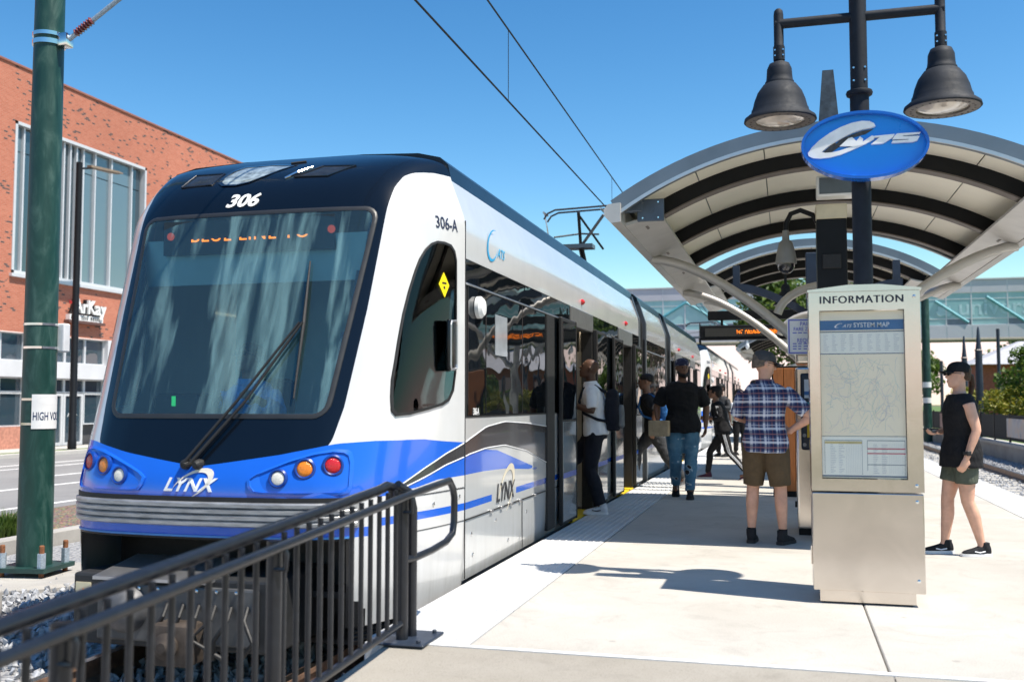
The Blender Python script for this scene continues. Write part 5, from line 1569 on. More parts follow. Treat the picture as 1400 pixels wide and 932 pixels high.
# ================================================================== PEDESTRIAN BRIDGE
BY = 64.0
br = thing('pedestrian_bridge', 'glazed teal footbridge crossing over the tracks', 'bridge', (0, BY, 5))
obj('core', MB().box((-24, BY + .16, 5.06), (40, BY + 4, 8.5)), simple('bridge interior', (.10, .16, .17), .7), br)
obj('deck_beam', MB().tube([(-24, BY, 4.98), (40, BY, 4.98)], .11, 8), simple('bronze pipe', (.20, .19, .14), .5), br)
obj('roof_edge', MB().box((-24, BY - .05, 8.5), (40, BY + 4.05, 8.58)), 'stucco', br)
pnl = simple('bridge white panel', (.50, .50, .54), .5, 0, .04, 1)
gpn = simple('bridge grey spandrel', (.17, .20, .25), .4)
x = -24.1
k = 0
while x < 40:
    w_ = 1.95 if k % 2 else 1.38
    for (z0, z1, mt, nm3) in ((5.08, 5.84, pnl, 'panel'), (5.86, 6.22, 'glass_teal' if k % 2 else gpn, 'spandrel'), (6.24, 7.38, 'glass_teal', 'pane'), (7.40, 7.74, 'glass_teal', 'pane'), (7.76, 8.48, pnl, 'panel')):
        obj(nm3, MB().box((x + .03, BY + (0 if nm3 == 'panel' else .05), z0), (x + w_ - .03, BY + .12, z1)), mt, br)
    obj('mullion', MB().box((x - .03, BY + .02, 5.06), (x + .03, BY + .155, 8.49)), 'mullion', br)
    x += w_; k += 1
tr_ = MB()
for z_ in (5.85, 6.23, 7.39, 7.75):
    tr_.box((-24, BY + .03, z_ - .02), (40, BY + .154, z_ + .02))
obj('transom', tr_, 'mullion', br)
for (xa, za, xb, zb) in ((-8.6, 6.0, -6, 7.6), (-6, 7.6, -3.4, 6.0), (8.6, 7.3, 10.4, 6.0), (11.4, 7.5, 13.6, 5.9)):
    obj('bridge_brace', MB().tube([(xa, BY + .045, za), (xb, BY + .045, zb)], .10, 6), simple('bridge brace teal', (.09, .32, .38), .5), br)
frost = simple('frosted lettering film', (.42, .60, .63), .7)
obj('lettering', text_mb('university', lambda u, v_, d: (9.85 + u, BY + .045 - d, 6.86 + v_), 1.35, 0, .01, 'LEFT', d1=.006), frost, br)

for a, l_, w2 in ((90, .75, .20), (60, .62, .2), (120, .62, .2), (25, .5, .16), (155, .5, .16)):
    ca, sa = math.cos(R(a)), math.sin(R(a))
    pts = []
    for k in range(12):
        u = k / 11
        pts.append((u * l_, w2 * math.sin(PI * u) ** .8))
    pl = pts + [(p[0], -p[1]) for p in pts[-2:0:-1]]
    obj('leaf_emblem', MB().prism([(9.1 + ca * p[0] - sa * p[1], 6.45 + sa * p[0] + ca * p[1]) for p in pl], lambda u, v_, d: (u, BY + .045 - d - a * .0002, v_), 0, .006), frost, br)
for x in (-20, 16, 30):
    obj('pier', MB().bev((x, BY + 1, -.84), (x + 1.2, BY + 3, 5.06), .05), 'oldconc', br)

# ================================================================== RIGHT BACKGROUND: fence, poles, houses
fe = thing('banner_fence', 'black mesh fence with hung banners on the right bank', 'fence', (6.9, 40, 0))
y_ = 20
k = 0
while y_ < 90:
    obj('post', MB().box((6.66, y_ - .03, .05), (6.72, y_ + .03, .95)), 'dark_steel', fe)
    obj('screen_panel', MB().box((6.68, y_ + .04, .12), (6.70, y_ + 2.36, .90)), simple('black windscreen mesh', (.015, .017, .02), .8), fe)
    y_ += 2.4; k += 1
t = NT('faded picture banner')
v = t.coord()
t.set(Base_Color=t.ramp(t.noise(v, 1.4, 3, .6, 1.0), [(.3, (.22, .22, .27)), (.46, (.50, .48, .48)), (.6, (.58, .45, .35)), (.72, (.65, .42, .18))]), Roughness=.6)
obj('banner', MB().box((6.655, 32.0, .22), (6.675, 34.7, .80)), t.m, fe)
t = NT('pinkish picture banner')
v = t.coord()
t.set(Base_Color=t.ramp(t.noise(v, 1.1, 3, .6, 1.0), [(.35, (.10, .08, .10)), (.5, (.45, .22, .2)), (.65, (.6, .45, .42))]), Roughness=.6)
obj('banner', MB().box((6.655, 43.5, .2), (6.675, 49, .82)), t.m, fe)
gp = thing('catenary_pole', 'slim dark green pole right of the kiosk near the footbridge', 'pole', (6.15, 49, -.5))
obj('shaft', MB().lathe([(.19, -.5), (.17, 6.0)], (6.15, 49, 0), 16), 'green_pole', gp, smooth=True)
for z_ in (1.4, 2.1):
    obj('band', MB().lathe([(.195, z_ - .12), (.195, z_ + .12)], (6.15, 49, 0), 16), 'white', gp)
def bgpole(label, x, y, z1, r, finial):
    o = thing('lamp_column', label, 'pole', (x, y, -.02))
    obj('shaft', MB().lathe([(r, -.02), (r * .9, z1)], (x, y, 0), 12), 'navy_steel', o)
    if finial:
        obj('finial', MB().lathe([(r * .8, z1), (r * .62, z1 + .25), (r * .3, z1 + .9), (.02, z1 + 1.0)], (x, y, 0), 12), 'navy_steel', o, smooth=30)
        obj('ring', MB().lathe([(r * 1.05, z1 - .02), (r * 1.05, z1 + .02)], (x, y, 0), 12), 'chrome', o)
bgpole('black pole with pointed top right of the capped woman', 8.0, 47, 3.55, .16, True)
bgpole('shorter black pointed pole just behind the womans cap', 7.9, 50, 3.35, .14, True)
bgpole('thin black pole under the footbridge at far right', 9.9, 53, 4.85, .09, False)
bgpole('short thin pole between the green pole and the woman', 8.3, 60, 3.6, .09, False)
t = NT('grey shingle roof')
v = t.coord()
t.set(Base_Color=t.ramp(t.noise(v, 3, 4), [(.3, (.36, .36, .39)), (.7, (.46, .46, .49))]), Roughness=.8)
M['shingle'] = t.m
hs = thing('house', 'brick house with pale grey hip roof and chimney behind the trees', 'house', (22, 95, 0))
obj('wall', MB().box((15.5, 92, -.1), (34, 104, 4.6)), simple('red house brick', (.33, .10, .07), .9, 0, .2, 5), hs)
obj('roof', MB().add([(14.9, 91, 4.5), (34.6, 91, 4.5), (34.6, 105, 4.5), (14.9, 105, 4.5), (21.5, 98, 7.4), (29, 98, 7.4)], [(0, 1, 5, 4), (1, 2, 5), (2, 3, 4, 5), (3, 0, 4), (0, 3, 2, 1)]), 'shingle', hs)
obj('chimney', MB().box((22.6, 95.4, 5.5), (24.2, 96.6, 7.9)).box((22.5, 95.3, 7.9), (24.3, 96.7, 8.1)), simple('chimney brick', (.40, .16, .11), .9, 0, .2, 6), hs)
for k in range(5):
    obj('window', MB().box((17 + 3.4 * k, 91.93, 1.4), (18.6 + 3.4 * k, 92.0, 3.4)), 'glass_bldg', hs)

# ================================================================== TREES, SHRUBS, GRASS
t = NT('leaf green')
oi = t.n('ObjectInfo'); geo = t.n('NewGeometry')
c = t.ramp(geo.outputs['Random Per Island'], [(.0, (.035, .075, .012)), (.5, (.075, .14, .02)), (1.0, (.15, .22, .035))])
t.set(Base_Color=c, Roughness=.55)
t.b.inputs['Subsurface Weight'].default_value = 0
trn = t.n('BsdfTranslucent'); t.l(c, trn.inputs[0])
ms = t.n('MixShader'); ms.inputs[0].default_value = .35
t.l(t.b.outputs[0], ms.inputs[1]); t.l(trn.outputs[0], ms.inputs[2]); t.l(ms.outputs[0], t.out.inputs[0])
M['leaf'] = t.m
t = NT('leaf yellow green')
geo = t.n('NewGeometry')
c = t.ramp(geo.outputs['Random Per Island'], [(.0, (.10, .13, .015)), (.5, (.20, .22, .02)), (1.0, (.34, .28, .03))])
trn = t.n('BsdfTranslucent'); t.l(c, trn.inputs[0])
t.set(Base_Color=c, Roughness=.55)
ms = t.n('MixShader'); ms.inputs[0].default_value = .3
t.l(t.b.outputs[0], ms.inputs[1]); t.l(trn.outputs[0], ms.inputs[2]); t.l(ms.outputs[0], t.out.inputs[0])
M['leaf2'] = t.m
M['bark'] = simple('bark', (.10, .075, .05), .9, 0, .35, 12, .5, 30)
def leaves(m, c, r, n, size, rng):
    for _ in range(n):
        while True:
            d = Vector((rng.uniform(-1, 1), rng.uniform(-1, 1), rng.uniform(-1, 1)))
            if .02 < d.length < 1: break
        p = Vector(c) + Vector((d.x * r[0], d.y * r[1], d.z * r[2]))
        e = Euler((rng.uniform(-1, 1), rng.uniform(-1, 1), rng.uniform(0, 6.3))).to_matrix()
        s = size * rng.uniform(.6, 1.4)
        m.add([p + e @ Vector(q) for q in ((-s, 0, 0), (0, -s * .5, s * .1), (s, 0, 0), (0, s * .5, s * .1))], [(0, 1, 2, 3)])
def tree(label, x, y, h, cr, n, mat='leaf', z0=0., seed=1, size=.11, cat='tree', name='deciduous_tree'):
    rng = random.Random(seed)
    o = thing(name, label, cat, (x, y, z0))
    m = MB()
    th = h * .42
    m.tube([(x, y, z0 - .1), (x + .05, y, z0 + th * .5), (x, y + .05, z0 + th), (x, y, z0 + h * .8)], [h * .028, h * .022, h * .016, h * .004], 9)
    cl = MB()
    for k in range(16):
        a, e = rng.uniform(0, 6.28), rng.uniform(-.2, 1.2)
        rr = cr * rng.uniform(.45, .95)
        c = (x + rr * math.cos(a) * math.cos(e), y + rr * math.sin(a) * math.cos(e), z0 + h * .58 + h * .36 * math.sin(e))
        m.tube([(x, y, z0 + h * rng.uniform(.3, .6)), ((x + c[0]) / 2, (y + c[1]) / 2, c[2] - h * .08), c], [h * .010, h * .006, h * .002], 5)
        s = cr * rng.uniform(.28, .5)
        leaves(cl, c, (s, s, s * .75), n // 16, size, rng)
    obj('trunk', m, 'bark', o, smooth=True)
    obj('crown', cl, mat, o, fixn=False)
    return o
tree('bright green tree beside the banner fence at the right edge', 9.0, 40, 3.4, 1.5, 3200, 'leaf', 0, 3, .09)
tree('green tree at the far right edge behind the fence', 10.6, 43, 3.6, 1.6, 3200, 'leaf', 0, 4, .09)
tree('yellow green bush left of the capped woman', 7.6, 48, 1.9, 1.0, 2200, 'leaf2', 0, 5, .08, 'shrub', 'shrub')
tree('yellow green bush right of the capped woman behind the fence', 8.5, 42.5, 2.0, 1.1, 2200, 'leaf2', 0, 8, .08, 'shrub', 'shrub')
tree('low green bush under the thin black pole', 9.6, 47, 2.2, 1.2, 2200, 'leaf', 0, 9, .09, 'shrub', 'shrub')
tree('distant dark tree beyond the footbridge left of the woman', 12.5, 110, 6.5, 3.4, 3000, 'leaf', 0, 6, .25)
tree('tall leafy tree behind the hanging departure display', 1.2, 46, 8.2, 3.0, 7000, 'leaf', -.4, 12, .15)
tree('slim tree seen through the gap below the second canopy', 3.6, 52, 8.8, 2.2, 5000, 'leaf', -.4, 13, .14)
tree('broad tree beyond the footbridge behind the house', 26, 125, 9, 5, 4000, 'leaf', 0, 15, .3)
tree('round distant tree at the foot of the green pole', 8.8, 78, 3.6, 2.2, 2600, 'leaf', 0, 17, .16)
# ornamental grass and shop-front tree on the left
rng = random.Random(5)
for (x, y, h, n, lb) in ((-9.85, 11.1, .42, 500, 'tuft of ornamental grass left of the green pole'), (-9.72, 10.6, .34, 400, 'shorter grass tuft at the left edge by the planter wall')):
    o = thing('grass_tuft', lb, 'grass', (x, y, -.52))
    m = MB()
    for _ in range(n):
        a = rng.uniform(0, 6.28); r0 = rng.uniform(0, .22); l_ = h * rng.uniform(.6, 1.15); sp_ = rng.uniform(.1, .5)
        bx, by = x + r0 * math.cos(a), y + r0 * math.sin(a)
        px_, py_ = -math.sin(a) * .006, math.cos(a) * .006
        mx, my = bx + math.cos(a) * sp_ * .35 * l_, by + math.sin(a) * sp_ * .35 * l_
        ex, ey = bx + math.cos(a) * sp_ * l_, by + math.sin(a) * sp_ * l_
        m.add([(bx - px_, by - py_, -.53), (bx + px_, by + py_, -.53), (mx + px_, my + py_, -.53 + l_ * .6), (mx - px_, my - py_, -.53 + l_ * .6), (ex, ey, -.53 + l_ * (.98 - sp_ * .3))], [(0, 1, 2, 3), (3, 2, 4)])
    obj('blades', m, 'leaf', o, fixn=False)

# ================================================================== PEOPLE
def cloth(name, col, var=.18, rough=.85, nscale=9):
    t_ = NT(name)
    v_ = t_.coord()
    c0 = lin(col)
    t_.set(Base_Color=t_.ramp(t_.noise(v_, nscale, 5, .6), [(.3, tuple(x * (1 - var) for x in c0)), (.7, tuple(min(1, x * (1 + var)) for x in c0))]), Roughness=rough, Specular_IOR_Level=.25)
    fold = t_.noise(t_.coord('Object', (1.6, 1.6, .8)), 11, 3, .55, 1.2)
    t_.bump(t_.math('ADD', fold, t_.math('MULTIPLY', t_.noise(v_, 280, 2), .05)), .55, .03)
    return t_.m
def skin(name, col):
    t_ = NT(name)
    v_ = t_.coord()
    c0 = lin(col)
    t_.set(Base_Color=t_.ramp(t_.noise(v_, 14, 4), [(.3, tuple(x * .85 for x in c0)), (.7, tuple(min(1, x * 1.1) for x in c0))]), Roughness=.5, Specular_IOR_Level=.4)
    t_.b.inputs['Subsurface Weight'].default_value = .08
    t_.b.inputs['Subsurface Radius'].default_value = (.02, .008, .005)
    return t_.m
SK_L = skin('light skin', (.66, .38, .27)); SK_T = skin('tanned skin', (.60, .33, .23))
SK_W = skin('warm dark skin', (.17, .085, .052)); SK_D = skin('dark skin', (.10, .05, .032)); SK_M = skin('brown skin', (.26, .135, .085))
def fuse(mb, name, mat, parent, voxel=.010, smooth=3, wrinkle=0., seed=0):
    """join overlapping limbs into one continuous skin"""
    me = mb.mesh(name)
    o = bpy.data.objects.new(name, me)
    COL.objects.link(o)
    r_ = o.modifiers.new('r', 'REMESH'); r_.mode = 'VOXEL'; r_.voxel_size = voxel
    s_ = o.modifiers.new('s', 'SMOOTH'); s_.factor = .5; s_.iterations = smooth
    dg = bpy.context.evaluated_depsgraph_get()
    new = bpy.data.meshes.new_from_object(o.evaluated_get(dg))
    bpy.data.objects.remove(o); bpy.data.meshes.remove(me)
    if wrinkle:
        off = Vector((seed * 3.7, seed * 1.3, 0))
        nn = [v_.normal.copy() for v_ in new.vertices]
        for v_, n_ in zip(new.vertices, nn):
            p = v_.co
            a = noise.noise(Vector((p.x * 9, p.y * 9, p.z * 4.5)) + off) + .55 * noise.noise(Vector((p.x * 5 + p.z * 14, p.y * 14, p.z * 18 - p.x * 9)) + off)
            v_.co = p + n_ * (a * wrinkle)
    new.polygons.foreach_set('use_smooth', [True] * len(new.polygons))
    new.materials.clear(); new.materials.append(mat)
    new.name = name
    o = bpy.data.objects.new(name, new)
    COL.objects.link(o); o.parent = parent
    return o
def along(pts, radii, f0, f1, n=9, grow=0.):
    """sample a limb polyline between two fractions of its length"""
    L = [0]
    for a, b in zip(pts[:-1], pts[1:]):
        L.append(L[-1] + (Vector(b) - Vector(a)).length)
    po, ro = [], []
    for k in range(n + 1):
        s = L[-1] * (f0 + (f1 - f0) * k / n)
        i = max(j for j in range(len(L) - 1) if L[j] <= s + 1e-9)
        u = min(1, (s - L[i]) / max(1e-9, L[i + 1] - L[i]))
        po.append(Vector(pts[i]).lerp(Vector(pts[i + 1]), u)); ro.append(radii[i] + (radii[i + 1] - radii[i]) * u + grow)
    return po, ro
def hand(mb, w, d, n, thumb, s, curl=.6):
    w, d, n = Vector(w), Vector(d).normalized(), Vector(n)
    n = (n - d * n.dot(d)).normalized(); t_ = d.cross(n) * thumb
    rg = [ring_pts(w + d * a * s, t_ * b * s, n * c0 * s, 12) for a, b, c0 in ((-.03, .027, .024), (0, .026, .019), (.03, .036, .017), (.06, .042, .016), (.088, .040, .013), (.095, .03, .008))]
    mb.loft(rg)
    for k, (o_, l_) in enumerate(((.031, .068), (.011, .078), (-.010, .072), (-.030, .056))):
        p = w + (d * .085 + t_ * o_) * s
        pts, a = [p], .15 + .1 * k
        for seg in (.45, .32, .23):
            a += curl * .7
            p = p + (d * math.cos(a) + n * math.sin(a)) * l_ * seg * s
            pts.append(p)
        mb.tube(pts, [.0105 * s, .010 * s, .0095 * s, .008 * s], 8)
    p = w + (d * .022 + t_ * .028) * s
    mb.tube([p, p + (d * .03 + t_ * .028 + n * .006) * s, p + (d * .062 + t_ * .034 + n * .022) * s], [.015 * s, .012 * s, .010 * s], 8)
def person(label, loc, rz, h, sk, pose, top, bottom, shoes, head, group='people on the platform'):
    s = h / 1.78
    P = dict(lean=0., side=0., pz=0., LK=(-.10, .02, .50), LA=(-.11, -.03, .09), RK=(.10, .02, .50), RA=(.11, -.03, .09), LE=(-.27, -.03, 1.16), LW=(-.27, .06, .92), RE=(.27, -.03, 1.16), RW=(.27, .06, .92),
             hy=0., hp=0., Lt=0., Rt=0., build=1.0, Ltoe=0., Rtoe=0., hcurl=.5)
    P.update(pose)
    B = P['build']
    g = lambda p: Vector(p) * s
    o = thing('person', label, 'person', loc, rz, group)
    pel = Vector((0, 0, .95 + P['pz']))
    spine = Vector((P['side'], P['lean'], math.sqrt(max(.01, .25 - P['lean'] ** 2))))  # pelvis to shoulders, .5 long
    up = spine.normalized()
    fw = (Vector((0, 1, 0)) - up * up.y).normalized(); rt = fw.cross(up)
    S = lambda a: pel + up * a
    torso = [(-.10, .145, .10), (-.03, .165, .115), (.05, .160, .112), (.15, .142, .10), (.27, .158, .112), (.38, .172, .112), (.45, .165, .095), (.505, .12, .075), (.54, .062, .058)]
    def trings(grow, a0, a1, flare=0., n=18, bulk=1.):
        out = []
        for k in range(n + 1):
            a = a0 + (a1 - a0) * k / n
            rx = interp(a, [q[0] for q in torso], [q[1] for q in torso]); ry = interp(a, [q[0] for q in torso], [q[2] for q in torso])
            f_ = flare * max(0, 1 - (a - a0) / .25)
            out.append([g(p) for p in ring_pts(S(a), rt * (rx * B * bulk + grow + f_), fw * (ry * B * bulk + grow + f_), 22, .88)])
        return out
    shL, shR = S(.437) - rt * .172 * B, S(.437) + rt * .172 * B
    hipL, hipR = pel + Vector((-.088 * B, 0, -.03)), pel + Vector((.088 * B, 0, -.03))
    legs = {'L': [hipL, Vector(P['LK']), Vector(P['LA'])], 'R': [hipR, Vector(P['RK']), Vector(P['RA'])]}
    arms = {'L': [shL, Vector(P['LE']), Vector(P['LW'])], 'R': [shR, Vector(P['RE']), Vector(P['RW'])]}
    legp, armp = {}, {}
    for q in 'LR':
        a, k_, an = legs[q]
        calf = k_.lerp(an, .33)
        bk = (k_ - a).normalized().cross(Vector((1, 0, 0)))
        legp[q] = ([a, a.lerp(k_, .45), k_, calf + Vector((0, -.012, 0)), an.lerp(k_, .12), an], [.092 * B, .083 * B, .056 * B, .058 * B, .038, .036])
        a, e, w = arms[q]
        armp[q] = ([a, a.lerp(e, .5), e, e.lerp(w, .3), w], [.058 * B, .049 * B, .040 * B, .040 * B, .027])
    nb = S(.52); hc = S(.52) + up * .075 + Vector((0, .012, .105))
    hm = Matrix.Rotation(P['hy'], 3, 'Z') @ Matrix.Rotation(-P['hp'], 3, 'X')
    H = lambda x, y, z: g(hc + hm @ Vector((x, y, z)))
    # body: one continuous surface
    mb = MB()
    mb.loft(trings(-.004, -.10, .54))
    mb.tube([g(S(.46)), g(nb + up * .02), g(hc + Vector((0, -.012, -.06)))], [.07 * s, .056 * s, .056 * s], 14)
    prof = [(-.118, .018, .02, .052), (-.112, .036, .036, .046), (-.09, .053, .058, .030), (-.06, .062, .078, .014), (-.02, .069, .090, .004), (.02, .073, .096, -.002), (.06, .072, .095, -.006), (.09, .060, .080, -.008), (.108, .042, .056, -.010), (.117, .015, .02, -.010)]
    mb.loft([[H(rx * math.cos(t_), oy + ry * math.sin(t_), z_) for t_ in [2 * PI * j / 20 for j in range(20)]] for z_, rx, ry, oy in prof])
    mb.tube([H(0, .090, .012), H(0, .104, -.012), H(0, .112, -.030)], [.010 * s, .013 * s, .016 * s], 10)
    mb.tube([H(-.03, .086, .028), H(0, .094, .024), H(.03, .086, .028)], .011 * s, 8)
    mb.tube([H(-.022, .088, -.062), H(0, .094, -.060), H(.022, .088, -.062)], .010 * s, 8)
    for q in (-1, 1):
        mb.tube([H(q * .070, -.004, .022), H(q * .078, -.012, .004), H(q * .074, -.006, -.024)], [.013 * s, .017 * s, .010 * s], 8)
    for q, sg_ in (('L', -1), ('R', 1)):
        po, ro = along(*legp[q], 0, 1, 16); mb.tube([g(p) for p in po], [r_ * s for r_ in ro], 14)
        po, ro = along(*armp[q], 0, 1, 14); mb.tube([g(p) for p in po], [r_ * s for r_ in ro], 12)
        d = (arms[q][2] - arms[q][1]).normalized()
        if (q + 'H') in P:
            d = Vector(P[q + 'H']).normalized()
        nn = Vector(P.get(q + 'N', (-sg_, .2, 0)))
        hand(mb, g(arms[q][2]), d, nn, P.get(q + 'T', 1 if q == 'L' else -1), s, P['hcurl'])
        an = legs[q][2]
        mb.tube([g(an), g(an + Vector((0, .05, -.05))), g(an + Vector((0, .14, -.06)))], [.036 * s, .034 * s, .025 * s], 10)
    fuse(mb, 'body', sk, o, .0085, 2)
    # eyes and mouth
    for q in (-1, 1):
        obj('eye', MB().lathe([(.001, -.008), (.009, -.005), (.011, 0), (.009, .005), (.001, .008)], H(q * .030, .086, .008), 10), simple('dark eye', (.02, .014, .012), .15), o, smooth=True, wc=False)
    # shoes with soles
    for q in 'LR':
        an = legs[q][2]; yaw = P[q + 't']; pit = P[q + 'toe']
        mr = Matrix.Rotation(yaw, 3, 'Z') @ Matrix.Rotation(pit, 3, 'X')
        F = lambda x, y, z: g(an + mr @ Vector((x, y, z - .09)))
        sh = [(-.075, .020, .035, .045), (-.065, .034, .052, .052), (-.03, .040, .056, .056), (.02, .041, .052, .050), (.07, .044, .042, .040), (.12, .048, .034, .033), (.165, .042, .028, .028), (.195, .024, .020, .020)]
        m = MB().loft([[F(w_ * math.copysign(abs(math.cos(t_)) ** .8, math.cos(t_)), y_, zc + hh * math.sin(t_)) for t_ in [2 * PI * j / 16 for j in range(16)]] for y_, w_, hh, zc in sh])
        m.tube([F(0, -.015, .07), F(0, -.02, .13)], .046 * s, 14)
        so = fuse(m, 'shoe', shoes['mat'], o, .0075, 2)
        sl_ = MB().loft([[F(a * 1.06, b, z_) for a, b in [(-.02, -.082), (.02, -.082), (.038, -.06), (.041, 0), (.044, .07), (.049, .12), (.043, .172), (.022, .203), (-.022, .203), (-.043, .172), (-.049, .12), (-.044, .07), (-.041, 0), (-.038, -.06)]] for z_ in (0.001, .012, shoes.get('th', .028))])
        obj('sole', sl_, shoes['sole'], so, smooth=30, wc=False)
        if shoes.get('mark'):
            obj('shoe_mark', MB().tube([F(-.047, .0, .05), F(-.046, .05, .04), F(-.047, .10, .05)], .006 * s, 6).tube([F(.047, .0, .05), F(.046, .05, .04), F(.047, .10, .05)], .006 * s, 6), shoes['mark'], so, wc=False)
        if shoes.get('sock'):
            obj('sock', MB().lathe([(.040 * s, 0), (.041 * s, .05 * s)], g(an + Vector((0, 0, .0))), 14), shoes['sock'], so, wc=False)
    # trousers or shorts
    mb = MB()
    lo = bottom.get('loose', .012)
    mb.loft(trings(bottom.get('hip', .012), -.11, bottom.get('waist', .06)))
    for q in 'LR':
        e = bottom['len']
        po, ro = along(*legp[q], 0.0, e, 16, lo)
        if bottom.get('wide'):
            ro = [max(r_, bottom['wide']) for r_ in ro]
        po2 = [p for p in po]
        mb.tube([g(p) for p in po2], [r_ * s for r_ in ro], 18)
    fuse(mb, bottom.get('name', 'trousers'), bottom['mat'], o, .010, 2, bottom.get('wr', .010), seed=len(label))
    if bottom.get('stripe'):
        for q, sg_ in (('L', -1), ('R', 1)):
            for k in (-1, 0, 1):
                po, ro = along(*legp[q], .06, .985, 22, lo + .006)
                pts = [g(p + Vector((sg_ * r_, 0, 0)) * .985 + Vector((0, k * .018, 0))) for p, r_ in zip(po, ro)]
                obj('leg_stripe', MB().tube(pts, .0055 * s, 6), bottom['stripe'], o, smooth=True, wc=False)
    # shirt
    mb = MB()
    lg = top.get('loose', .016)
    mb.loft(trings(lg, top.get('hem', -.06), .50, top.get('flare', .012)))
    mb.loft(trings(lg - .006, .44, .525))
    for q in 'LR':
        if top['sleeve'] > 0:
            po, ro = along(*armp[q], 0, top['sleeve'], 10, top.get('sl', .016))
            if top.get('cuff'):
                ro = [max(r_, top['cuff']) for r_ in ro]
            ro = [r_ * (.84 if k_ == 0 else .95 if k_ == 1 else 1) for k_, r_ in enumerate(ro)]
            mb.tube([g(p) for p in po], [r_ * s for r_ in ro], 16)
        else:
            a = arms[q][0]
            mb.tube([g(S(.40) + (a - S(.455)) * .55), g(a * .75 + S(.50) * .25)], [.068 * s, .036 * s], 12)
    tp = fuse(mb, top.get('name', 'shirt'), top['mat'], o, .010, 2, top.get('wr', .014), seed=len(label) + 2)
    if top.get('collar'):
        obj('collar', MB().loft([[g(p) for p in ring_pts(S(a) + fw * .008, rt * r1, fw * r1 * .92, 20)] for a, r1 in ((.515, .082), (.555, .074), (.56, .080), (.52, .096))], cap=False), top['collar'], tp, smooth=True, wc=False)
    if top.get('stripe'):
        for q, sg_ in (('L', -1), ('R', 1)):
            for k in (-1, 0, 1):
                po, ro = along(*armp[q], .02, top['sleeve'] - .02, 14, .024)
                obj('sleeve_stripe', MB().tube([g(p + Vector((sg_ * r_ * .9, k * .017, r_ * .25))) for p, r_ in zip(po, ro)], .005 * s, 6), top['stripe'], tp, smooth=True, wc=False)
    # hair, headwear
    def shell(grow, z0, zb, back=.014):
        rows = [(-.06, .064, .080, .010), (-.02, .071, .092, .002), (.02, .075, .098, -.004), (.06, .074, .097, -.008), (.09, .062, .082, -.010), (.11, .042, .056, -.012), (.12, .012, .016, -.012)]
        return [[H((rx + grow) * math.cos(t_), oy - back + (ry + grow) * math.sin(t_), z_ + grow * .7 - (zb * max(0, -math.sin(t_)) if z_ < .03 else 0)) for t_ in [2 * PI * j / 24 for j in range(24)]] for z_, rx, ry, oy in rows if z_ >= z0]
    if head.get('hair'):
        mb = MB().loft(shell(head.get('vol', .010), head.get('hz', .01), head.get('back', .07), .020))
        fuse(mb, 'hair', head['hair'], o, .009, 1, .006, 3)
    if head.get('beard'):
        mb = MB().tube([H(-.062, .02, -.045), H(-.05, .062, -.085), H(0, .088, -.105), H(.05, .062, -.085), H(.062, .02, -.045)], [.018 * s, .026 * s, .032 * s, .026 * s, .018 * s], 10)
        fuse(mb, 'beard', head['beard'], o, .008, 2)
    if head.get('pony'):
        mb = MB().tube([H(0, -.10, .02), H(0, -.135, .0), H(0.01, -.15, -.08), H(.012, -.135, -.17), H(.01, -.12, -.22)], [.016 * s, .026 * s, .030 * s, .022 * s, .006 * s], 10)
        fuse(mb, 'ponytail', head['pony'], o, .008, 1, .006, 2)
    if head.get('cap'):
        cpn = fuse(MB().loft(shell(.013, .015, .012, .004)), 'cap', head['cap'], o, .008, 2)
        br_ = MB()
        vs = []
        nn_ = 12
        for z_ in (.0, -.008):
            for k in range(nn_ + 1):
                a = R(20 + 140 * k / nn_)
                vs.append(H(.075 * math.cos(a), .055 + .02 * math.sin(a), .036 + z_ + .012 * math.sin(a)))
            for k in range(nn_ + 1):
                a = R(12 + 156 * k / nn_)
                vs.append(H(.082 * math.cos(a), .075 + .092 * math.sin(a), .040 + z_ - .012 * abs(math.cos(a)) - .008))
        W_ = nn_ + 1
        fcs = []
        for k in range(nn_):
            fcs += [(k, k + 1, W_ + k + 1, W_ + k), (2 * W_ + k, 3 * W_ + k, 3 * W_ + k + 1, 2 * W_ + k + 1), (W_ + k, W_ + k + 1, 3 * W_ + k + 1, 3 * W_ + k), (k, 2 * W_ + k, 2 * W_ + k + 1, k + 1)]
        br_.add(vs, fcs)
        obj('cap_peak', br_, head['cap'], cpn, smooth=40, wc=False)
    if head.get('wrap'):
        fuse(MB().loft(shell(.014, .015, .02, .006)), 'head_wrap', head['wrap'], o, .008, 2, .004)
    if head.get('glasses'):
        gl_ = MB()
        for q in (-1, 1):
            gl_.loft([[H(q * .033 + .024 * math.cos(t_), .106 + dd, .010 + .018 * math.sin(t_)) for t_ in [2 * PI * j / 12 for j in range(12)]] for dd in (-.003, .003)])
            gl_.tube([H(q * .056, .10, .014), H(q * .074, .05, .016), H(q * .076, .0, .014)], .0035 * s, 6)
        gl_.tube([H(-.012, .107, .014), H(.012, .107, .014)], .003 * s, 6)
        obj('glasses', gl_, head['glasses'], o, wc=False)
    o['_s'] = s
    return o, dict(S=S, g=g, rt=rt, fw=fw, up=up, H=H, arms=arms, legs=legs)
hair_b = cloth('black hair', (.012, .010, .010), .4, .5, 40); hair_br = cloth('brown hair', (.055, .028, .016), .4, .5, 40); hair_g = cloth('grey brown hair', (.13, .10, .08), .4, .6, 40)
blk = cloth('black fabric', (.012, .012, .014), .25); char = cloth('charcoal fabric', (.04, .042, .046), .25)
white_c = cloth('white cotton', (.78, .79, .82), .05); sole_w = simple('white rubber sole', (.75, .75, .75), .6); sole_k = simple('black rubber sole', (.02, .02, .022), .7)
shade_l = simple('sunglass lens', (.012, .012, .014), .08, coat=.6)
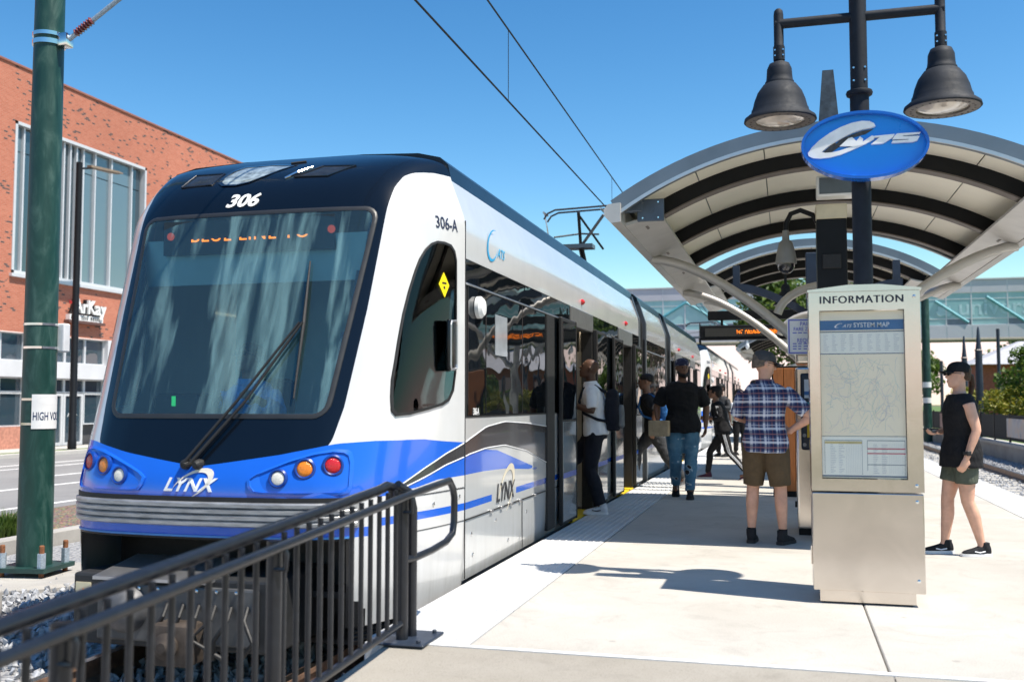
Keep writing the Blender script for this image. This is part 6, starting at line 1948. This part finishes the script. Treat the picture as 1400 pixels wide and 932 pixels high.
# plaid shirt cloth
t = NT('blue plaid cotton')
tc = t.n('TexCoord'); sp = t.n('SeparateXYZ'); t.l(tc.outputs['Object'], sp.inputs[0])
wob = t.noise(tc.outputs['Object'], 6, 2)
def stripes(src, freq, lo_, hi_, ph_=0.):
    u = t.math('FRACT', t.math('ADD', t.math('MULTIPLY', t.math('ADD', src, t.math('MULTIPLY', wob, .012)), freq), ph_))
    return t.math('MULTIPLY', t.math('GREATER_THAN', u, lo_), t.math('LESS_THAN', u, hi_))
hx = t.math('ADD', sp.outputs[0], t.math('MULTIPLY', sp.outputs[1], .6))
c = t.mix(0.0, (.075, .10, .21), (.075, .10, .21))
for src in (hx, sp.outputs[2]):
    c = t.mix(t.math('MULTIPLY', stripes(src, 8.2, .0, .42), .62), c, (.012, .018, .06))
    c = t.mix(t.math('MULTIPLY', stripes(src, 8.2, .50, .66), .62), c, (.72, .74, .80))
    c = t.mix(t.math('MULTIPLY', stripes(src, 8.2, .80, .87), .5), c, (.55, .58, .66))
    c = t.mix(t.math('MULTIPLY', stripes(src, 8.2, .15, .24), .5), c, (.34, .15, .14))
t.set(Base_Color=c, Roughness=.9, Specular_IOR_Level=.2)
t.bump(t.noise(tc.outputs['Object'], 300, 2), .2, .003)
plaid = t.m
# ripped denim
t = NT('ripped blue denim')
v = t.coord()
dn = t.ramp(t.noise(v, 5, 4, .6), [(.3, (.045, .12, .20)), (.55, (.085, .20, .30)), (.75, (.20, .34, .43))])
rip = t.ramp(t.noise(t.coord('Object', (1, 1, 1.4)), 7.0, 2, .4), [(.655, (0, 0, 0)), (.67, (1, 1, 1))])
edge = t.ramp(t.noise(t.coord('Object', (1, 1, 1.4)), 7.0, 2, .4), [(.625, (0, 0, 0)), (.64, (1, 1, 1))])
t.set(Base_Color=t.mix(rip, t.mix(edge, dn, (.42, .50, .55)), (.03, .02, .02)), Roughness=.9)
t.bump(t.noise(v, 220, 2), .25, .003)
denim = t.m
# starry head wrap
t = NT('dark blue speckled wrap')
vo = t.n('TexVoronoi'); vo.inputs['Scale'].default_value = 38
t.l(t.coord(), vo.inputs['Vector'])
t.set(Base_Color=t.mix(t.math('LESS_THAN', vo.outputs['Distance'], .24), (.008, .012, .05), (.45, .5, .6)), Roughness=.8)
wrap = t.m

# 1. man in the plaid shirt, seen from behind
person('man in blue plaid shirt and brown shorts with hand on hip', (-.19, 9.58, 0), R(-12), 1.755, SK_T,
       dict(LK=(-.125, .01, .50), LA=(-.135, -.03, .09), RK=(.13, .01, .50), RA=(.155, -.03, .09), RE=(.43, -.02, 1.165), RW=(.215, .02, 1.03), RH=(-1, .25, .05), RN=(0, -1, .3), RT=1,
            LE=(-.275, .03, 1.16), LW=(-.13, .26, 1.10), Lt=R(8), Rt=R(-14), hy=R(-58), hp=R(12), build=1.02, hcurl=.35),
       dict(mat=plaid, sleeve=.47, loose=.03, hem=-.115, flare=.03, sl=.026, cuff=.062, collar=plaid, wr=.010),
       dict(mat=cloth('khaki brown shorts', (.10, .068, .038)), len=.47, loose=.03, wide=.098, hip=.022, name='shorts', wr=.007),
       dict(mat=cloth('black trainer', (.02, .02, .022)), sole=sole_k, sock=blk), dict(hair=hair_g, vol=.003, hz=-.02, back=.05, cap=cloth('grey cap', (.055, .055, .06)), glasses=shade_l))
# 2. man walking towards the camera
man2, k2 = person('man in black t-shirt, ripped jeans and speckled head wrap walking forward', (-1.36, 13.85, 0), R(184), 1.88, SK_W,
       dict(LK=(-.10, .06, .52), LA=(-.09, .14, .09), RK=(.09, .07, .47), RA=(.10, -.16, .16), Rtoe=R(-38), LE=(-.30, -.05, 1.16), LW=(-.29, .02, .90), RE=(.33, -.04, 1.16), RW=(.31, .12, .98), RN=(-1, 0, .2), hy=R(22), build=1.14),
       dict(mat=blk, sleeve=.46, loose=.03, hem=-.12, flare=.03, sl=.03, cuff=.075, wr=.016), dict(mat=denim, len=.985, loose=.016, wide=.066, hip=.01, name='jeans', wr=.012),
       dict(mat=blk, sole=sole_k), dict(wrap=wrap, beard=hair_b, hair=hair_b, vol=.002, hz=-.01, back=.03))
# 3. man in the white polo boarding
man3, k3 = person('man in white polo shirt with backpack stepping into the train', (-2.14, 11.62, 0), R(96), 1.80, SK_D,
       dict(lean=.05, RK=(.10, .30, .56), RA=(.11, .36, .105), LK=(-.10, .07, .49), LA=(-.10, -.06, .09), LE=(-.27, .02, 1.17), LW=(-.20, .24, 1.24), RE=(.25, .04, 1.17), RW=(.15, .26, 1.22), hp=R(-22), LN=(.4, 0, 1), build=1.03),
       dict(mat=white_c, sleeve=.44, loose=.022, hem=-.06, flare=.016, sl=.02, collar=white_c, wr=.008), dict(mat=cloth('navy black trousers', (.014, .016, .024)), len=.97, loose=.018, wide=.068, wr=.010),
       dict(mat=cloth('white trainer', (.66, .67, .70)), sole=sole_w, mark=blk), dict())
# 4. man in black boarding at the second door
man4, k4 = person('man in black with blue bag striding into the second train door', (-1.96, 15.55, 0), R(88), 1.80, SK_M,
       dict(lean=.10, pz=-.06, RK=(.10, .28, .52), RA=(.10, .34, .095), LK=(-.10, -.20, .46), LA=(-.10, -.46, .12), Ltoe=R(-18), LE=(-.26, -.06, 1.12), LW=(-.25, -.02, .86), RE=(.25, .16, 1.18), RW=(.14, .17, 1.46), hy=R(12)),
       dict(mat=blk, sleeve=.46, loose=.026, hem=-.10, flare=.02, sl=.022), dict(mat=char, len=.97, loose=.024, wide=.072, wr=.013), dict(mat=cloth('grey trainer', (.30, .30, .31)), sole=sole_w), dict(hair=hair_b, vol=.014, hz=.0, back=.05))
# 5. woman in the striped tracksuit
person('woman in black three-stripe tracksuit walking left across the platform', (-1.02, 17.3, 0), R(90), 1.63, SK_M,
       dict(lean=.12, pz=-.05, RK=(.08, .26, .50), RA=(.08, .30, .095), LK=(-.08, -.10, .49), LA=(-.08, -.42, .13), Ltoe=R(-22), LE=(-.20, .06, 1.13), LW=(-.10, .28, 1.10), RE=(.2, .1, 1.12), RW=(.08, .32, 1.12), hp=R(-10), build=.92),
       dict(mat=blk, sleeve=.70, loose=.03, hem=-.05, flare=.02, sl=.026, stripe=white_c), dict(mat=blk, len=.98, loose=.010, stripe=white_c, wr=.006), dict(mat=cloth('pink black trainer', (.08, .03, .05)), sole=sole_w), dict(wrap=blk, hair=hair_b, vol=.010, hz=-.02, back=.08))
# 6-8. people waiting farther down the platform
person('person in black standing far down the platform left of two others', (-1.50, 24.6, 0), R(150), 1.74, SK_D, dict(LE=(-.26, .05, 1.16), LW=(-.15, .25, 1.2)), dict(mat=char, sleeve=.9, loose=.02, hem=-.06), dict(mat=blk, len=.97, loose=.02), dict(mat=blk, sole=sole_k), dict(hair=hair_b, vol=.02, back=.1))
person('person in white top standing middle of the far group', (-1.12, 25.6, 0), R(200), 1.62, SK_D, dict(build=.95), dict(mat=white_c, sleeve=.45, loose=.02, hem=-.05), dict(mat=blk, len=.97, loose=.02), dict(mat=blk, sole=sole_k), dict(hair=hair_b, vol=.03, back=.12))
person('person in pale blue shirt and navy shorts in the far group', (-.70, 23.4, 0), R(20), 1.80, SK_D, dict(hy=R(30), build=1.08, LE=(-.29, .02, 1.15), LW=(-.2, .22, 1.06)), dict(mat=cloth('pale blue shirt', (.22, .36, .48)), sleeve=.5, loose=.03, hem=-.09), dict(mat=cloth('navy shorts', (.015, .02, .05)), len=.46, loose=.03, wide=.09, name='shorts'), dict(mat=blk, sole=sole_k), dict(hair=hair_b, vol=.012, back=.05))
# 9. woman on the right
wom, kw = person('woman in black sleeveless top, cap and green shorts right of the kiosk', (1.42, 9.28, 0), R(104), 1.625, SK_L,
       dict(RK=(.09, .10, .50), RA=(.09, .135, .09), LK=(-.09, -.01, .50), LA=(-.10, -.13, .09), LE=(-.235, -.05, 1.15), LW=(-.225, .045, .895), RE=(.22, -.02, 1.15), RW=(.14, .15, 1.12), RN=(0, 0, 1), hy=R(6), hp=R(-2), build=1.03, Lt=R(6)),
       dict(mat=blk, sleeve=0, loose=.030, hem=-.145, flare=.045, wr=.010, name='sleeveless_top'), dict(mat=cloth('olive green shorts', (.085, .098, .075)), len=.31, loose=.022, wide=.088, hip=.018, name='shorts', wr=.008),
       dict(mat=cloth('black knit trainer', (.018, .019, .022)), sole=sole_w, mark=white_c), dict(hair=hair_br, vol=.003, hz=-.02, back=.04, pony=hair_br, cap=blk, glasses=shade_l))
kp = kw['g'](kw['arms']['L'][2] + Vector((0, -.006, .045)))
wt = obj('watch', MB().lathe([(.034, -.014), (.036, 0), (.034, .014)], kp, 18).bev((kp.x - .045, kp.y - .018, kp.z - .02), (kp.x - .030, kp.y + .018, kp.z + .02), .004, 1), 'rubber', wom, wc=False)
# 10. driver behind the windscreen
person('driver with glasses in blue shirt seated behind the windscreen', (XC - .28, 6.86, .42), R(190), 1.74, SK_M,
       dict(pz=-.43, lean=.10, LK=(-.12, .42, .52), LA=(-.12, .44, .12), RK=(.12, .42, .52), RA=(.12, .44, .12), LE=(-.25, .14, .80), LW=(-.16, .40, .90), RE=(.25, .14, .80), RW=(.16, .40, .90), hp=R(-16), hy=R(-22)),
       dict(mat=cloth('bright blue uniform shirt', (.06, .32, .78)), sleeve=.8, loose=.022, hem=-.05, collar=cloth('bright blue collar', (.06, .32, .78))), dict(mat=blk, len=.97, loose=.02), dict(mat=blk, sole=sole_k), dict(hair=hair_b, vol=.016, hz=.0, back=.06, glasses=shade_l), 'train crew')

# --- things people carry
def on(person_o, p):                   # local point of a person to world
    return person_o.matrix_basis @ Vector(p)
def backpack(owner, kit, label, cmat, pmat, sc=1.):
    b = thing('backpack', label, 'backpack', owner.location, owner.rotation_euler.z, 'bags carried by people')
    S, g, rt, fw = kit['S'], kit['g'], kit['rt'], kit['fw']
    c = S(.22) - fw * .215
    m = MB()
    m.loft([[g(c + Vector((a * .15 * w * sc, bb * .085 * w * sc, z_ * sc))) for a, bb in [(math.copysign(abs(math.cos(t_)) ** .6, math.cos(t_)), math.copysign(abs(math.sin(t_)) ** .6, math.sin(t_))) for t_ in [2 * PI * j / 20 for j in range(20)]]] for z_, w in ((-.25, .75), (-.24, .95), (-.1, 1.05), (.08, 1.0), (.18, .85), (.225, .5))])
    fuse(m, 'main_bag', cmat, b, .011, 2, .007)
    c2 = c - fw * .095 - Vector((0, 0, .08))
    m = MB().loft([[g(c2 + Vector((a * .115 * w * sc, bb * .04 * w, z_ * sc))) for a, bb in [(math.copysign(abs(math.cos(t_)) ** .6, math.cos(t_)), math.sin(t_)) for t_ in [2 * PI * j / 16 for j in range(16)]]] for z_, w in ((-.14, .7), (-.12, 1), (.08, 1), (.12, .7))])
    fuse(m, 'front_pocket', pmat, b, .010, 2, .005)
    for q in (-1, 1):
        pts = [S(.42) - fw * .15 + rt * q * .10, S(.50) - fw * .05 + rt * q * .11, S(.485) + fw * .09 + rt * q * .115, S(.34) + fw * .150 + rt * q * .125, S(.20) + fw * .10 + rt * q * .185, S(.12) - fw * .04 + rt * q * .19, S(.08) - fw * .16 + rt * q * .12]
        obj('strap', MB().tube([g(p) for p in pts], .017, 8), cmat, b, smooth=True, wc=False)
    return b
backpack(man3, k3, 'black and grey backpack on the man in white polo', cloth('navy black bag', (.012, .014, .022)), cloth('grey bag pocket', (.17, .18, .19)))
backpack(man4, k4, 'blue backpack on the man at the second door', cloth('blue denim bag', (.03, .13, .36)), cloth('blue bag pocket', (.04, .16, .40)), .8)
hb_ = on(man2, k2['g'](k2['arms']['R'][2] + Vector((-.02, .06, -.10))))
bx_ = thing('parcel', 'tan paper parcel held by the man in ripped jeans', 'parcel', hb_, R(172))
obj('box', MB().bev((-.14, -.05, -.10), (.14, .05, .11), .015), cloth('tan paper', (.45, .34, .22)), bx_, wc=False)
obj('flap', MB().bev((-.05, -.056, -.08), (.06, -.050, .06), .002, 1), cloth('pale parcel label', (.60, .52, .40)), bx_, wc=False)
hp_ = on(wom, kw['g'](kw['arms']['R'][2] + Vector((-.02, .09, .03))))
ph_ = thing('phone', 'dark phone in the right hand of the capped woman', 'phone', hp_, R(100))
obj('case', MB().bev((-.035, -.07, -.006), (.035, .07, .006), .004, 1), 'rubber', ph_, wc=False)
obj('screen', MB().box((-.031, -.064, .006), (.031, .064, .0065)), simple('phone glass', (.02, .025, .03), .05), ph_, wc=False)
